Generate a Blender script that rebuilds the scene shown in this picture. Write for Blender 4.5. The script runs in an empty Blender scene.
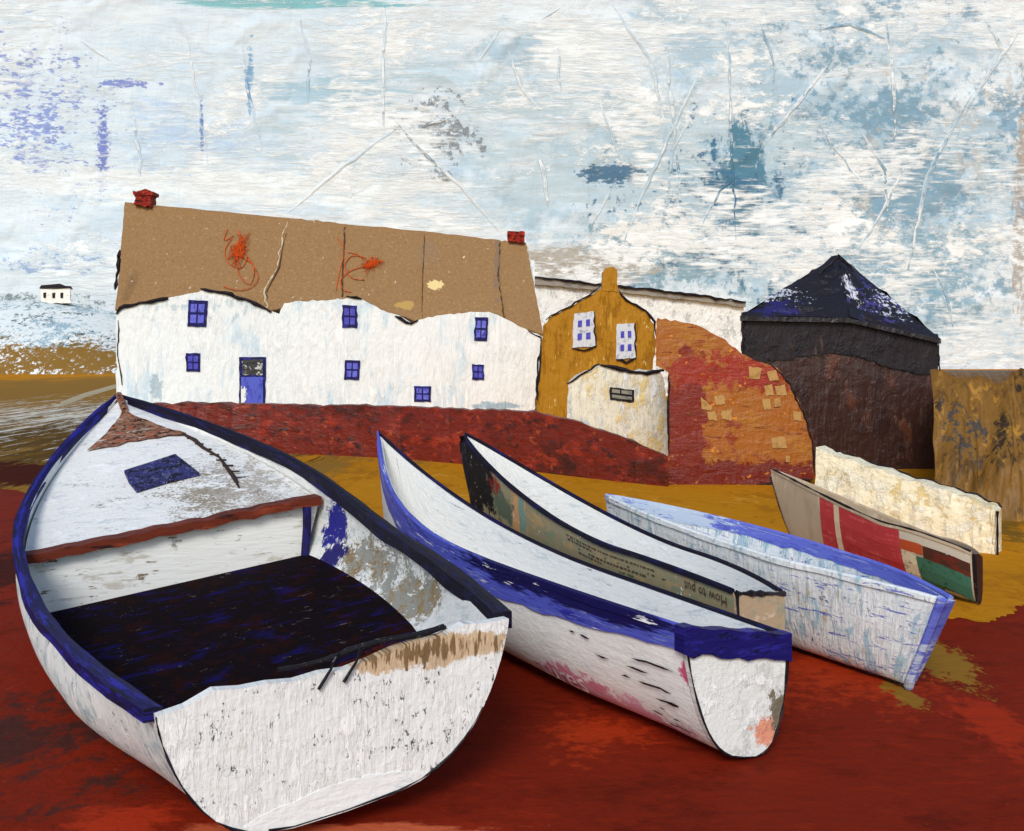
import bpy, bmesh, math, random
from mathutils import Vector, Matrix
random.seed(7)
SC = bpy.context.scene
COL = SC.collection
F, HY, H = 1100.0, 350.0, 2.6          # focal length in pixels, horizon row, eye height

# ------------------------------------------------------------------ placing
def at(x, y, D):                        # point seen at pixel x,y at depth D
    return Vector(((x - 512) * D / F, D, H - (y - HY) * D / F))
def on(x, y, z=0.0):                    # point of the level z seen at pixel x,y
    D = (H - z) * F / (y - HY)
    return Vector(((x - 512) * D / F, D, z))

# ------------------------------------------------------------------ colours and paint
def C(r, g, b):
    f = lambda v: (v / 255 / 12.92) if v <= 10 else ((v / 255 + .055) / 1.055) ** 2.4
    return (f(r), f(g), f(b), 1)

class N:                                # small node-graph helper
    def __init__(s, name):
        s.m = bpy.data.materials.new(name); s.m.use_nodes = True
        s.t = s.m.node_tree; s.t.nodes.clear()
    def add(s, kind, **kw):
        n = s.t.nodes.new(kind)
        for k, v in kw.items():
            if k.startswith('_'): n.inputs[k[1:]].default_value = v
            else: setattr(n, k, v)
        return n
    def link(s, a, b): s.t.links.new(a, b)
    def math(s, op, a, b=None, c=None, clamp=False):
        n = s.t.nodes.new('ShaderNodeMath'); n.operation = op; n.use_clamp = clamp
        for i, v in enumerate((a, b, c)):
            if v is None: continue
            if isinstance(v, (int, float)): n.inputs[i].default_value = v
            else: s.link(v, n.inputs[i])
        return n.outputs[0]
    def noise(s, co, size, k, detail=5, rough=.62, seed=0.0, dist=0.0, rot=0.0, ax='Y'):
        mp = s.add('ShaderNodeMapping')
        mp.inputs['Scale'].default_value = [1 / (v * k) for v in size]
        mp.inputs['Location'].default_value = (seed * 1.7, seed * 2.3, seed * 3.1)
        src = co
        if rot:
            r = s.add('ShaderNodeMapping'); r.inputs['Rotation'].default_value = [rot if a == ax else 0 for a in 'XYZ']
            s.link(co, r.inputs['Vector']); src = r.outputs[0]
        s.link(src, mp.inputs['Vector'])
        n = s.add('ShaderNodeTexNoise')
        n.inputs['Scale'].default_value = 1; n.inputs['Detail'].default_value = detail
        n.inputs['Roughness'].default_value = rough; n.inputs['Distortion'].default_value = dist
        s.link(mp.outputs[0], n.inputs['Vector'])
        return n.outputs['Fac']
    def step(s, v, lo, hi):
        n = s.add('ShaderNodeMapRange', interpolation_type='SMOOTHSTEP')
        n.inputs['From Min'].default_value = lo; n.inputs['From Max'].default_value = hi
        s.link(v, n.inputs['Value']); return n.outputs[0]

BS = .5
def paint(name, base, layers=(), k=.01, bump=((8, 8, 40),), bs=.5, bd=3, rough=.6, coord='Object', spec=.12, wrinkle=0):
    """A paint film: base coat, then dry-brushed coats; every coat stands a little proud.
    Sizes are in units of k metres."""
    g = N(name)
    tc = g.add('ShaderNodeTexCoord'); co = tc.outputs[coord]
    col = None; hgt = None; sd = random.uniform(0, 50)
    rgb = g.add('ShaderNodeRGB'); rgb.outputs[0].default_value = base; col = rgb.outputs[0]
    sep = g.add('ShaderNodeSeparateXYZ'); g.link(co, sep.inputs[0])
    for i, L in enumerate(layers):
        sd += 3.3
        p = g.noise(co, L.get('s', (60, 60, 60)), k, 4, .6, sd, L.get('d', .3), L.get('rot', 0), L.get('ax', 'Y'))
        if 'g' in L:
            q = g.noise(co, L['g'], k, 5, .72, sd + 1.1, 0, L.get('rot', 0), L.get('ax', 'Y'))
            w = L.get('w', .45)
            p = g.math('ADD', g.math('MULTIPLY', p, 1 - w), g.math('MULTIPLY', q, w))
        if 'r' in L:                    # an area of its own: plane, centre, radii (metres)
            pl, cx, cy, rx, ry = L['r']
            a, b = [sep.outputs['XYZ'.index(ch.upper())] for ch in pl]
            dx = g.math('DIVIDE', g.math('SUBTRACT', a, cx), rx); dy = g.math('DIVIDE', g.math('SUBTRACT', b, cy), ry)
            dd = g.math('SQRT', g.math('ADD', g.math('MULTIPLY', dx, dx), g.math('MULTIPLY', dy, dy)))
            p = g.math('ADD', p, g.math('MULTIPLY', g.math('SUBTRACT', 1.0, dd), L.get('rw', .35)))
            p = g.math('MULTIPLY', p, g.step(g.math('SUBTRACT', L.get('cut', 1.5), dd), 0, .3))
        m = g.step(p, L.get('lo', .52), L.get('hi', .58))
        if L.get('a', 1) != 1: m = g.math('MULTIPLY', m, L['a'])
        mx = g.add('ShaderNodeMix', data_type='RGBA'); mx.inputs['B'].default_value = L['c'] if False else (0, 0, 0, 1)
        mx.inputs[7].default_value = L['c']
        g.link(m, mx.inputs[0]); g.link(col, mx.inputs[6]); col = mx.outputs[2]
        hh = L.get('h', 0 if 'r' in L else .3)
        if hh:
            t = g.math('MULTIPLY', m, hh); hgt = t if hgt is None else g.math('ADD', hgt, t)
    for j, sz in enumerate(bump):
        b = g.noise(co, sz, k, 4, .55, sd + 7 + j, .4)
        hgt = b if hgt is None else g.math('ADD', hgt, b)
    if wrinkle:                         # creased paper
        wc = g.add('ShaderNodeMapping'); wc.inputs['Scale'].default_value = [1 / (wrinkle * k)] * 3
        g.link(co, wc.inputs['Vector'])
        nz = g.add('ShaderNodeTexNoise'); nz.inputs['Scale'].default_value = 1.2; nz.inputs['Detail'].default_value = 3
        g.link(wc.outputs[0], nz.inputs['Vector'])
        ad = g.add('ShaderNodeVectorMath', operation='ADD'); g.link(wc.outputs[0], ad.inputs[0]); g.link(nz.outputs['Color'], ad.inputs[1])
        vo = g.add('ShaderNodeTexVoronoi', feature='DISTANCE_TO_EDGE'); vo.inputs['Scale'].default_value = 1
        g.link(ad.outputs[0], vo.inputs['Vector'])
        e = g.math('MULTIPLY', g.step(vo.outputs['Distance'], 0, .2), -1.3)
        hgt = g.math('ADD', hgt, e)
    bs_ = g.add('ShaderNodeBsdfPrincipled')
    g.link(col, bs_.inputs['Base Color'])
    bs_.inputs['Roughness'].default_value = rough
    bs_.inputs['Specular IOR Level'].default_value = spec
    bn = g.add('ShaderNodeBump'); bn.inputs['Strength'].default_value = bs * BS; bn.inputs['Distance'].default_value = bd * k
    g.link(hgt, bn.inputs['Height']); g.link(bn.outputs[0], bs_.inputs['Normal'])
    out = g.add('ShaderNodeOutputMaterial'); g.link(bs_.outputs[0], out.inputs[0])
    return g.m

# ------------------------------------------------------------------ mesh building
class MB:
    def __init__(s): s.v = []; s.f = []; s.mi = []; s.uv = []
    def add(s, vs, fs, mi=0, uvs=None):
        o = len(s.v)
        s.v += [Vector(p) for p in vs]; s.uv += list(uvs) if uvs else [(p[0], p[2]) for p in vs]
        for f in fs: s.f.append([o + i for i in f]); s.mi.append(mi)
    def grid(s, rows, mi=0, uvs=None, flip=False):
        n, m = len(rows), len(rows[0]); vs = [p for r in rows for p in r]
        fs = []
        for i in range(n - 1):
            for j in range(m - 1):
                q = [i * m + j, i * m + j + 1, (i + 1) * m + j + 1, (i + 1) * m + j]
                fs.append(q[::-1] if flip else q)
        s.add(vs, fs, mi, [u for r in uvs for u in r] if uvs else None)
    def slab(s, loop, off, mi=0, uvs=None):           # loop of points, pushed by the vector (or per-point) off
        n = len(loop); offs = off if isinstance(off, list) else [Vector(off)] * n
        vs = [Vector(p) for p in loop] + [Vector(p) + o for p, o in zip(loop, offs)]
        fs = [list(range(n)), list(range(2 * n - 1, n - 1, -1))] + [[i, i + n, (i + 1) % n + n, (i + 1) % n] for i in range(n)]
        s.add(vs, fs, mi, (list(uvs) * 2) if uvs else None)
    def tube(s, pts, r, mi=0, sides=6, jit=.25, closed=False):
        pts = [Vector(p) for p in pts]; n = len(pts); rows = []
        for i, p in enumerate(pts):
            a = pts[max(i - 1, 0)]; b = pts[min(i + 1, n - 1)]
            t = (b - a).normalized() if (b - a).length > 1e-9 else Vector((0, 0, 1))
            u = t.cross(Vector((0, 0, 1)))
            if u.length < .1: u = t.cross(Vector((0, 1, 0)))
            u.normalize(); w = u.cross(t)
            rr = (r(i / max(n - 1, 1)) if callable(r) else r) * (1 + random.uniform(-jit, jit))
            rows.append([p + u * math.cos(2 * math.pi * k / sides) * rr + w * math.sin(2 * math.pi * k / sides) * rr for k in range(sides)])
        vs = [p for q in rows for p in q]; fs = []
        for i in range(n - 1):
            for k in range(sides):
                fs.append([i * sides + k, i * sides + (k + 1) % sides, (i + 1) * sides + (k + 1) % sides, (i + 1) * sides + k])
        fs.append(list(range(sides))[::-1]); fs.append([(n - 1) * sides + k for k in range(sides)])
        s.add(vs, fs, mi)
    def build(s, name, mats, parent=None, loc=None, rel=True, smooth=False, rot=None):
        """vertices are world points unless rel is False; loc is the origin"""
        if not isinstance(mats, (list, tuple)): mats = [mats]
        me = bpy.data.meshes.new(name)
        o0 = parent['_o'] if False else (Vector(loc) if loc is not None else (parent.location.copy() if parent else Vector((0, 0, 0))))
        vs = [p - o0 if rel else p for p in s.v]
        me.from_pydata([tuple(p) for p in vs], [], s.f)
        for m in mats: me.materials.append(m)
        uvl = me.uv_layers.new(name='UVMap')
        for p in me.polygons:
            p.material_index = s.mi[p.index]; p.use_smooth = smooth
            for li, vi in zip(p.loop_indices, p.vertices): uvl.data[li].uv = s.uv[vi]
        bm = bmesh.new(); bm.from_mesh(me); bmesh.ops.recalc_face_normals(bm, faces=bm.faces); bm.to_mesh(me); bm.free()
        ob = bpy.data.objects.new(name, me); COL.objects.link(ob)
        if parent: ob.parent = parent
        if loc is not None and parent is None: ob.location = o0
        if rot is not None: ob.rotation_euler.z = rot
        return ob

def thing(name, label, cat, loc, rz=0, group=None):
    o = bpy.data.objects.new(name, None); COL.objects.link(o); o.location = loc; o.rotation_euler = (0, 0, rz)
    o.empty_display_size = .3
    return tag(o, label, cat, group)
def tag(o, label, cat, group=None):
    o['label'] = label; o['category'] = cat
    if group: o['group'] = group
    return o
def struct(o): o['kind'] = 'structure'; return o

def rag(poly, step=5, j=.8, closed=True):            # a hand-cut edge through pixel points
    out = []; n = len(poly)
    for i in range(n if closed else n - 1):
        a, b = poly[i], poly[(i + 1) % n]; L = math.hypot(b[0] - a[0], b[1] - a[1]); m = max(1, int(L / step))
        for q in range(m):
            t = q / m; jj = j if q else j * .4
            out.append((a[0] + (b[0] - a[0]) * t + random.gauss(0, jj), a[1] + (b[1] - a[1]) * t + random.gauss(0, jj)))
    if not closed: out.append(poly[-1])
    return out
def plate(mb, poly, D, thick, mi=0, step=5, j=.8, raw=False, lean=0):
    """upright board cut to an outline, its own distance and its own thickness"""
    pts = poly if raw else rag(poly, step, j)
    f = D if callable(D) else (lambda x, y: D)
    mb.slab([at(x, y, f(x, y)) for x, y in pts], (lean * thick, thick, 0), mi)
def line(mb, poly, D, rpx, mi=0, j=.5, step=5, jit=.35):
    f = D if callable(D) else (lambda x, y: D)
    pts = rag(poly, step, j, closed=False); n = len(pts)
    d0 = f(*pts[0])
    mb.tube([at(x, y, f(x, y)) for x, y in pts], lambda t: rpx * d0 / F * (.45 + .55 * min(1, 6 * t, 6 * (1 - t) + .2)), mi, 6, jit)
def strip(name, parent, *a, **k):
    mb = MB(); line(mb, *a, **k); return mb.build(name, ink, parent)
def quad(mb, q, D, thick, mi=0): plate(mb, q, D, thick, mi, raw=True)

# ------------------------------------------------------------------ colours
WHITE, OFF = C(236, 236, 228), C(222, 226, 222)
BLACK, NAVY, ULTRA, PERI = C(28, 24, 28), C(24, 20, 62), C(38, 34, 128), C(88, 98, 192)
OCHRE, OCHRE_D, RED, RED_D, RED_L = C(172, 116, 30), C(120, 84, 30), C(112, 28, 14), C(72, 24, 16), C(168, 52, 24)
RUST, TAN, CREAM, TEAL = C(176, 92, 24), C(176, 156, 124), C(236, 220, 172), C(70, 120, 140)
ink = paint('black_ink', BLACK, [dict(c=C(52, 44, 50), s=(8, 8, 8), g=(2, 2, 14), lo=.5, hi=.6)], k=.02, bump=((4, 4, 4),), rough=.45)

# ================================================================== SKY (a far backdrop sheet)
DS = 150.0; KS = DS / F
def S(px, py, rx, ry): return ('xz', (px - 512) * KS, H - (py - HY) * KS, rx * KS, ry * KS)
sky_layers = [
    dict(c=C(200, 217, 227), s=(220, 1, 80), g=(50, 1, 9), w=.42, lo=.44, hi=.61, h=.1),
    dict(c=C(192, 212, 226), s=(110, 1, 60), g=(40, 1, 12), w=.35, lo=.5, hi=.64, r=S(260, 130, 300, 130), rw=.1, a=.7),
    dict(c=C(160, 188, 204), s=(130, 1, 80), g=(20, 1, 16), w=.4, lo=.5, hi=.62, r=S(830, 190, 330, 260), rw=.14, a=.85),
    dict(c=C(176, 198, 208), s=(140, 1, 40), g=(60, 1, 7), lo=.5, hi=.62, r=S(620, 150, 300, 110), rw=.12, a=.8),
    dict(c=C(112, 150, 172), s=(90, 1, 70), g=(12, 1, 10), w=.5, lo=.53, hi=.61, r=S(890, 160, 170, 200), rw=.12, a=.85),
    dict(c=C(84, 128, 150), s=(30, 1, 70), g=(7, 1, 14), w=.55, lo=.5, hi=.58, r=S(738, 190, 24, 90), rw=.25),
    dict(c=C(116, 152, 168), s=(60, 1, 50), g=(9, 1, 10), w=.55, lo=.51, hi=.58, r=S(655, 260, 80, 40), rw=.2, a=.85),
    dict(c=C(70, 112, 142), s=(36, 1, 36), g=(8, 1, 8), w=.55, lo=.56, hi=.62, r=S(730, 215, 130, 110), rw=.08),
    dict(c=C(84, 118, 144), s=(36, 1, 16), g=(9, 1, 4), w=.55, lo=.54, hi=.58, r=S(610, 172, 34, 14), rw=.3),
    dict(c=C(120, 160, 180), s=(80, 1, 60), g=(10, 1, 9), w=.5, lo=.52, hi=.6, r=S(930, 270, 70, 80), rw=.15, a=.8),
    dict(c=C(120, 138, 200), s=(26, 1, 40), g=(8, 1, 3), w=.65, lo=.56, hi=.62, r=S(40, 120, 70, 90), rw=.1, a=.85),
    dict(c=C(92, 106, 184), s=(12, 1, 30), g=(5, 1, 3), w=.7, lo=.53, hi=.6, r=S(103, 150, 8, 50), rw=.2, a=.85),
    dict(c=C(96, 110, 186), s=(40, 1, 14), g=(8, 1, 4), w=.6, lo=.54, hi=.59, r=S(130, 84, 36, 7), rw=.2, a=.8),
    dict(c=C(176, 200, 224), s=(70, 1, 24), g=(24, 1, 3), w=.55, lo=.52, hi=.62, r=S(190, 140, 90, 40), rw=.14, a=.8),
    dict(c=C(156, 190, 206), s=(110, 1, 12), g=(40, 1, 3), w=.5, lo=.5, hi=.6, r=S(330, 92, 80, 22), rw=.16, a=.8),
    dict(c=C(120, 164, 200), s=(12, 1, 30), g=(6, 1, 3), w=.6, lo=.53, hi=.6, r=S(250, 75, 5, 40), rw=.2),
    dict(c=C(110, 140, 190), s=(8, 1, 30), g=(5, 1, 3), w=.6, lo=.53, hi=.6, r=S(202, 130, 2.5, 40), rw=.2),
    dict(c=C(130, 184, 190), s=(120, 1, 6), g=(60, 1, 3), lo=.46, hi=.58, r=S(300, 3, 130, 6), rw=.3),
    dict(c=C(170, 166, 156), s=(60, 1, 30), g=(20, 1, 6), lo=.5, hi=.6, r=S(580, 266, 90, 20), rw=.3),
    dict(c=C(184, 178, 166), s=(40, 1, 60), g=(10, 1, 14), w=.5, lo=.55, hi=.62, r=S(940, 130, 90, 130), rw=.04, a=.6),
    dict(c=C(132, 142, 148), s=(30, 1, 30), g=(6, 1, 6), w=.55, lo=.55, hi=.59, r=S(430, 130, 50, 46), rw=.12),
    dict(c=C(156, 140, 122), s=(20, 1, 90), g=(5, 1, 14), w=.5, lo=.54, hi=.6, r=S(1020, 170, 10, 200), rw=.14, a=.7),
    dict(c=C(150, 174, 206), s=(40, 1, 14), g=(7, 1, 3), w=.65, lo=.54, hi=.6, r=S(60, 262, 55, 14), rw=.14),
    dict(c=C(128, 146, 150), s=(60, 1, 30), g=(6, 1, 6), w=.6, lo=.5, hi=.56, r=S(50, 340, 90, 40), rw=.14),
    # white paint dragged over the blue
    dict(c=C(230, 237, 238), s=(170, 1, 80), g=(26, 1, 4), w=.42, lo=.49, hi=.585, h=.7),
    dict(c=C(233, 239, 239), s=(110, 1, 60), g=(12, 1, 6), w=.42, lo=.52, hi=.6, h=.7),
    dict(c=C(231, 237, 236), s=(180, 1, 30), g=(40, 1, 6), w=.5, lo=.5, hi=.6, r=S(250, 190, 260, 30), rw=.16, a=.8),
]
m_sky = paint('sky_paint', C(218, 228, 232), sky_layers, k=KS, bump=((60, 1, 12), (9, 1, 60), (40, 1, 70)), bs=.8, bd=5, rough=.75, spec=.1, wrinkle=90)
mb = MB()
cols = []
for i in range(61):                                   # flat in the middle, curling forward at both ends
    a = (i - 30) / 30 * math.radians(80)
    X = 170 * math.tan(a * .55) ; Y = DS - max(0, abs(X) - 90) ** 2 / 220
    cols.append((X, Y))
mb.grid([[Vector((x, y, z)) for z in (-3, 5, 15, 25, 35, 45, 56)] for x, y in cols])
# raised creases in the paper of the sky
creases = [[(590, 230), (610, 190), (622, 170)], [(80, 40), (110, 60)], [(300, 20), (310, 60), (308, 110)], [(480, 60), (500, 30)], [(540, 20), (560, 8)], [(760, 20), (775, 70), (770, 110)], [(985, 20), (1010, 60)], [(690, 120), (672, 150), (668, 200)], [(815, 120), (850, 170), (870, 190)], [(240, 40), (248, 90), (262, 150)], [(186, 25), (200, 110), (208, 165)], [(130, 100), (139, 150), (142, 190)], [(286, 214), (345, 165), (395, 130)],
           [(395, 120), (420, 150), (460, 185), (500, 232)], [(420, 128), (450, 118)], [(558, 40), (560, 95)], [(664, 20), (672, 110), (680, 190)], [(728, 10), (730, 90), (732, 160), (736, 240)],
           [(885, 10), (893, 80), (896, 150)], [(972, 95), (940, 150), (925, 185), (908, 270)], [(905, 165), (880, 215), (858, 250)], [(1020, 30), (985, 80), (965, 115)], [(700, 70), (640, 200), (625, 240)],
           [(760, 150), (800, 100), (832, 60)], [(600, 100), (620, 160)], [(540, 150), (548, 210)], [(820, 30), (850, 24), (890, 40)], [(508, 50), (520, 85), (540, 110)],
           [(930, 262), (948, 300), (955, 335)], [(700, 230), (720, 190), (745, 170)], [(385, 5), (383, 60), (384, 130)], [(612, 5), (650, 60), (664, 120)], [(860, 130), (885, 170), (890, 230)]]
for c in creases:
    P = [at(x, y, DS - .02) for x, y in rag(c, 9, .7, False)]
    w = random.uniform(.7, 1.5)
    P = [p + Vector((0, w * KS * 1.1, 0)) for p in P]; mb.tube([p + Vector((w * KS * 1.2, w * KS * .55, 0)) for p in P[len(P) // 5: max(len(P) // 5 + 3, int(len(P) * random.uniform(.5, .95)))]], .9 * w * KS, 1, 6, .5) if random.random() < .75 else None
    mb.tube(P, lambda t, w=w: 2.1 * w * KS * (.5 + .5 * math.sin(math.pi * min(max(t, .05), .95))), 0, 10, .12)
m_slate = paint('slate_edge', C(126, 156, 172), [dict(c=C(212, 222, 226), s=(14, 1, 14), g=(4, 1, 4), lo=.5, hi=.58)], k=KS, bump=((5, 5, 5),))
sky = struct(mb.build('sky', [m_sky, m_slate], loc=(0, DS, 0)))
# Object coordinates keep x as in the world and z as height

# ================================================================== GROUND
gp = lambda x, y: on(x, y)
def G(px, py, rx, ry):
    p = on(px, py); return ('xy', p.x, p.y, rx, ry)
m_beach = paint('red_beach', C(124, 34, 14), [
    dict(c=C(98, 26, 12), s=(70, 60, 9), g=(18, 14, 9), lo=.5, hi=.64, a=.8),
    dict(c=C(142, 40, 17), s=(80, 70, 9), g=(20, 14, 9), lo=.53, hi=.66, a=.8),
    dict(c=C(58, 38, 34), s=(40, 60, 9), g=(10, 14, 9), lo=.52, hi=.64, r=G(40, 740, 1.1, 1.4), rw=.18, a=.85),
    dict(c=C(58, 20, 14), s=(50, 70, 9), g=(12, 20, 9), lo=.48, hi=.62, r=G(30, 560, .8, 4), rw=.2, a=.9),
    dict(c=C(164, 48, 22), s=(40, 26, 9), g=(10, 6, 9), lo=.52, hi=.66, r=G(120, 822, .4, .3), rw=.25),
    dict(c=C(196, 96, 62), s=(50, 16, 9), g=(12, 5, 9), lo=.52, hi=.64, r=G(330, 830, 1.0, .12), rw=.25),
    dict(c=C(168, 52, 20), s=(40, 40, 9), g=(8, 8, 9), w=.55, lo=.5, hi=.64, r=G(820, 680, 1.0, .9), rw=.15, a=.8),
    dict(c=C(172, 54, 20), s=(40, 40, 9), g=(8, 8, 9), w=.55, lo=.52, hi=.64, r=G(590, 735, .5, .5), rw=.15, a=.8),
    dict(c=C(146, 106, 36), s=(30, 60, 9), g=(5, 9, 9), w=.6, lo=.51, hi=.57, r=G(930, 655, .3, 1.0), rw=.25),
    dict(c=C(140, 100, 34), s=(26, 40, 9), g=(5, 9, 9), w=.6, lo=.53, hi=.58, r=G(905, 695, .16, .4), rw=.25),
    dict(c=C(162, 46, 20), s=(30, 60, 9), g=(8, 16, 9), lo=.52, hi=.64, r=G(1010, 740, .25, 1.5), rw=.2),
    dict(c=C(150, 90, 70), s=(14, 14, 9), g=(4, 3, 9), lo=.66, hi=.69),
], k=.012, bump=((40, 14, 9), (9, 12, 9)), bs=.8, bd=3, rough=.8, spec=.05)
mb = MB()
xs = [-400, -150, -60, -30, -15, -8, -4, 0, 4, 8, 15, 30, 60, 150, 400]; ys = [-60, -20, -6, 0, 3, 5, 7, 9, 11, 13, 16, 20, 30, 60, 100, 149.5, 260]
mb.grid([[Vector((x, y, 0)) for y in ys] for x in xs])
struct(mb.build('beach', m_beach))

m_sand = paint('ochre_sand', C(192, 128, 26), [
    dict(c=C(172, 112, 24), s=(60, 90, 9), g=(12, 30, 9), lo=.5, hi=.6),
    dict(c=C(204, 142, 44), s=(40, 60, 9), g=(8, 20, 9), lo=.54, hi=.62),
    dict(c=C(146, 108, 46), s=(60, 260, 9), g=(12, 90, 9), lo=.4, hi=.52, r=('xy', -26, 50, 20, 60), rw=.25),
    dict(c=C(92, 68, 28), s=(30, 300, 9), g=(6, 90, 9), w=.55, lo=.52, hi=.6, r=('xy', -14, 34, 9, 26), rw=.16),
    dict(c=C(214, 210, 196), s=(8, 160, 9), g=(3, 50, 9), w=.6, lo=.575, hi=.6, r=('xy', -18, 46, 9, 26), rw=.1),
    dict(c=C(70, 26, 16), s=(40, 60, 9), g=(8, 20, 9), lo=.52, hi=.58, r=('xy', -10.5, 23, 3, 3), rw=.3),
    dict(c=C(130, 96, 34), s=(40, 60, 9), g=(8, 20, 9), lo=.54, hi=.62, r=('xy', 8, 17, 4, 5), rw=.1),
], k=.03, bump=((20, 60, 9), (5, 9, 9)), bs=.7, bd=3, rough=.9, spec=.02)
edge = [(-60, 24), (-30, 23), (-14, 21.5), (-9.5, 20.5), (-6, 18), (-3, 15), (0, 12.6), (2, 11.6), (3.6, 10.9), (4.6, 10.5), (5.2, 11.2), (7, 11.6), (12, 12), (40, 13)]
fr = []
for i in range(len(edge) - 1):
    a, b = edge[i], edge[i + 1]
    for q in range(14): fr.append(Vector((a[0] + (b[0] - a[0]) * q / 14 + random.uniform(-.3, .3) * (b[0] - a[0]) / 14, a[1] + (b[1] - a[1]) * q / 14 + random.gauss(0, .05), .005)))
mb = MB(); mb.grid([[p, Vector((p.x * 1.3, 32, .005)), Vector((p.x * 2, 70, .005)), Vector((p.x * 3, 149.4, .005))] for p in fr])
struct(mb.build('sand', m_sand))
# pale track running from the headland down to the boats
mb = MB(); tr = [(60, 402), (84, 393), (116, 384), (150, 377)]
mb.grid([[on(x, y, .012), on(x + 1, y + 5 - (i * .6), .012)] for i, (x, y) in enumerate(tr)])
m_track = paint('pale_track', C(176, 160, 124), [dict(c=C(160, 130, 80), s=(10, 10, 10), g=(3, 3, 3), lo=.54, hi=.6)], k=.1, bump=((6, 6, 6),))
struct(mb.build('path', m_track))

# pale headland far off on the left
m_hill = paint('pale_headland', C(222, 230, 230), [
    dict(c=C(150, 178, 190), s=(40, 60, 26), g=(5, 9, 4), w=.6, lo=.5, hi=.56),
    dict(c=C(60, 84, 86), s=(30, 60, 20), g=(5, 9, 4), w=.6, lo=.555, hi=.6),
    dict(c=C(138, 104, 46), s=(50, 60, 26), g=(4, 9, 5), w=.55, lo=.48, hi=.55, r=('xz', -62, -.6, 40, 4.2), rw=.3),
    dict(c=C(236, 240, 238), s=(40, 60, 20), g=(4, 9, 3), w=.6, lo=.53, hi=.57, h=.7),
], k=.127, bump=((6, 6, 6),), bs=.7, bd=4, rough=.8)
mb = MB(); rows = []
prof = [(-140, 5), (-110, 7.5), (-85, 8.6), (-68, 9.2), (-58, 9.0), (-50, 7.2), (-44, 4), (-38, 1), (-33, -.4)]
def hz(x):
    for (a, za), (b, zb) in zip(prof, prof[1:]):
        if a <= x <= b: return za + (zb - za) * (x - a) / (b - a)
    return 0
for i in range(70):
    x = -140 + 107 * i / 69; rows.append([Vector((x, 118 + 27 * q / 14, max(-.4, hz(x) * math.sin(math.pi / 2 * min(1, q / 10)) ** .8 - .3 + random.gauss(0, .12)))) for q in range(15)])
mb.grid(rows); struct(mb.build('hill', m_hill, smooth=True))

# crumpled ochre bank at the right
m_bank = paint('ochre_bank', C(122, 86, 30), [
    dict(c=C(84, 60, 24), s=(20, 20, 60), g=(6, 6, 30), lo=.5, hi=.6, d=0),
    dict(c=C(162, 118, 44), s=(16, 16, 50), g=(4, 4, 24), lo=.54, hi=.62, d=0),
    dict(c=C(66, 62, 58), s=(16, 16, 24), g=(5, 5, 10), w=.5, lo=.54, hi=.6, r=('xz', 7.2, 1.3, .3, .5), rw=.1, d=0),
    dict(c=C(50, 38, 22), s=(20, 20, 40), g=(5, 5, 20), lo=.56, hi=.62, d=0),
], k=.02, bump=((6, 6, 50), (5, 5, 12)), bs=.6, bd=3, rough=.5, spec=.3)
mb = MB(); rows = []
rr = random.Random(3); fold = [rr.uniform(-1, 1) for _ in range(300)]
for i in range(241):
    u = i / 240; x = 6.45 + 9 * u; row = []
    yb = 17.0 - 2.4 * u
    for q in range(26):
        v = q / 25
        f = (.26 * abs(math.sin(x * 5.1 + 1.3 * v + math.sin(v * 2.6 + x))) + .13 * abs(math.sin(x * 11 - 3.5 * v + 2 * math.sin(x * 2.1))) + .07 * abs(math.sin(x * 21 + 6 * v))) * min(1, 3 * v) * (1 - .5 * v)
        row.append(Vector((x + .58 * v + .2 * v * math.sin(x * 3) * min(1, 2 * u * 3), yb + 1.5 * v - f * 1.2, -.02 + (2.24 + .05 * math.sin(x * 4) + .10 * math.sin(x * 2.3 + 1) + .05 * math.sin(x * 9) + fold[i] * .03 - .25 * max(0, u - .05)) * v ** .9)))
    row.append(Vector((x + 2, yb + 5, 2.2))); row.append(Vector((x + 6, yb + 14, -.02))); rows.append(row)
mb.grid(rows); struct(mb.build('rock_bank', m_bank, smooth=True))

# ================================================================== WINDOW HELPER
m_frame = paint('navy_frame', C(28, 26, 84), [dict(c=C(50, 50, 130), s=(6, 6, 6), lo=.55, hi=.62)], k=.04, bump=((4, 4, 4),), rough=.5)
m_pane = paint('blue_pane', C(86, 90, 200), [dict(c=C(104, 112, 206), s=(5, 5, 8), g=(2, 2, 6), lo=.5, hi=.6), dict(c=C(44, 42, 140), s=(5, 5, 8), lo=.55, hi=.62)], k=.04, bump=((3, 3, 8),), rough=.35, spec=.5)
m_pane_d = paint('deep_blue_pane', C(60, 56, 170), [dict(c=C(78, 84, 186), s=(5, 5, 8), g=(2, 2, 6), lo=.52, hi=.6)], k=.04, bump=((3, 3, 8),), rough=.35, spec=.5)
def lerp4(q, u, v):
    a = (q[0][0] + (q[1][0] - q[0][0]) * u, q[0][1] + (q[1][1] - q[0][1]) * u)
    b = (q[3][0] + (q[2][0] - q[3][0]) * u, q[3][1] + (q[2][1] - q[3][1]) * u)
    return (a[0] + (b[0] - a[0]) * v, a[1] + (b[1] - a[1]) * v)
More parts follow.
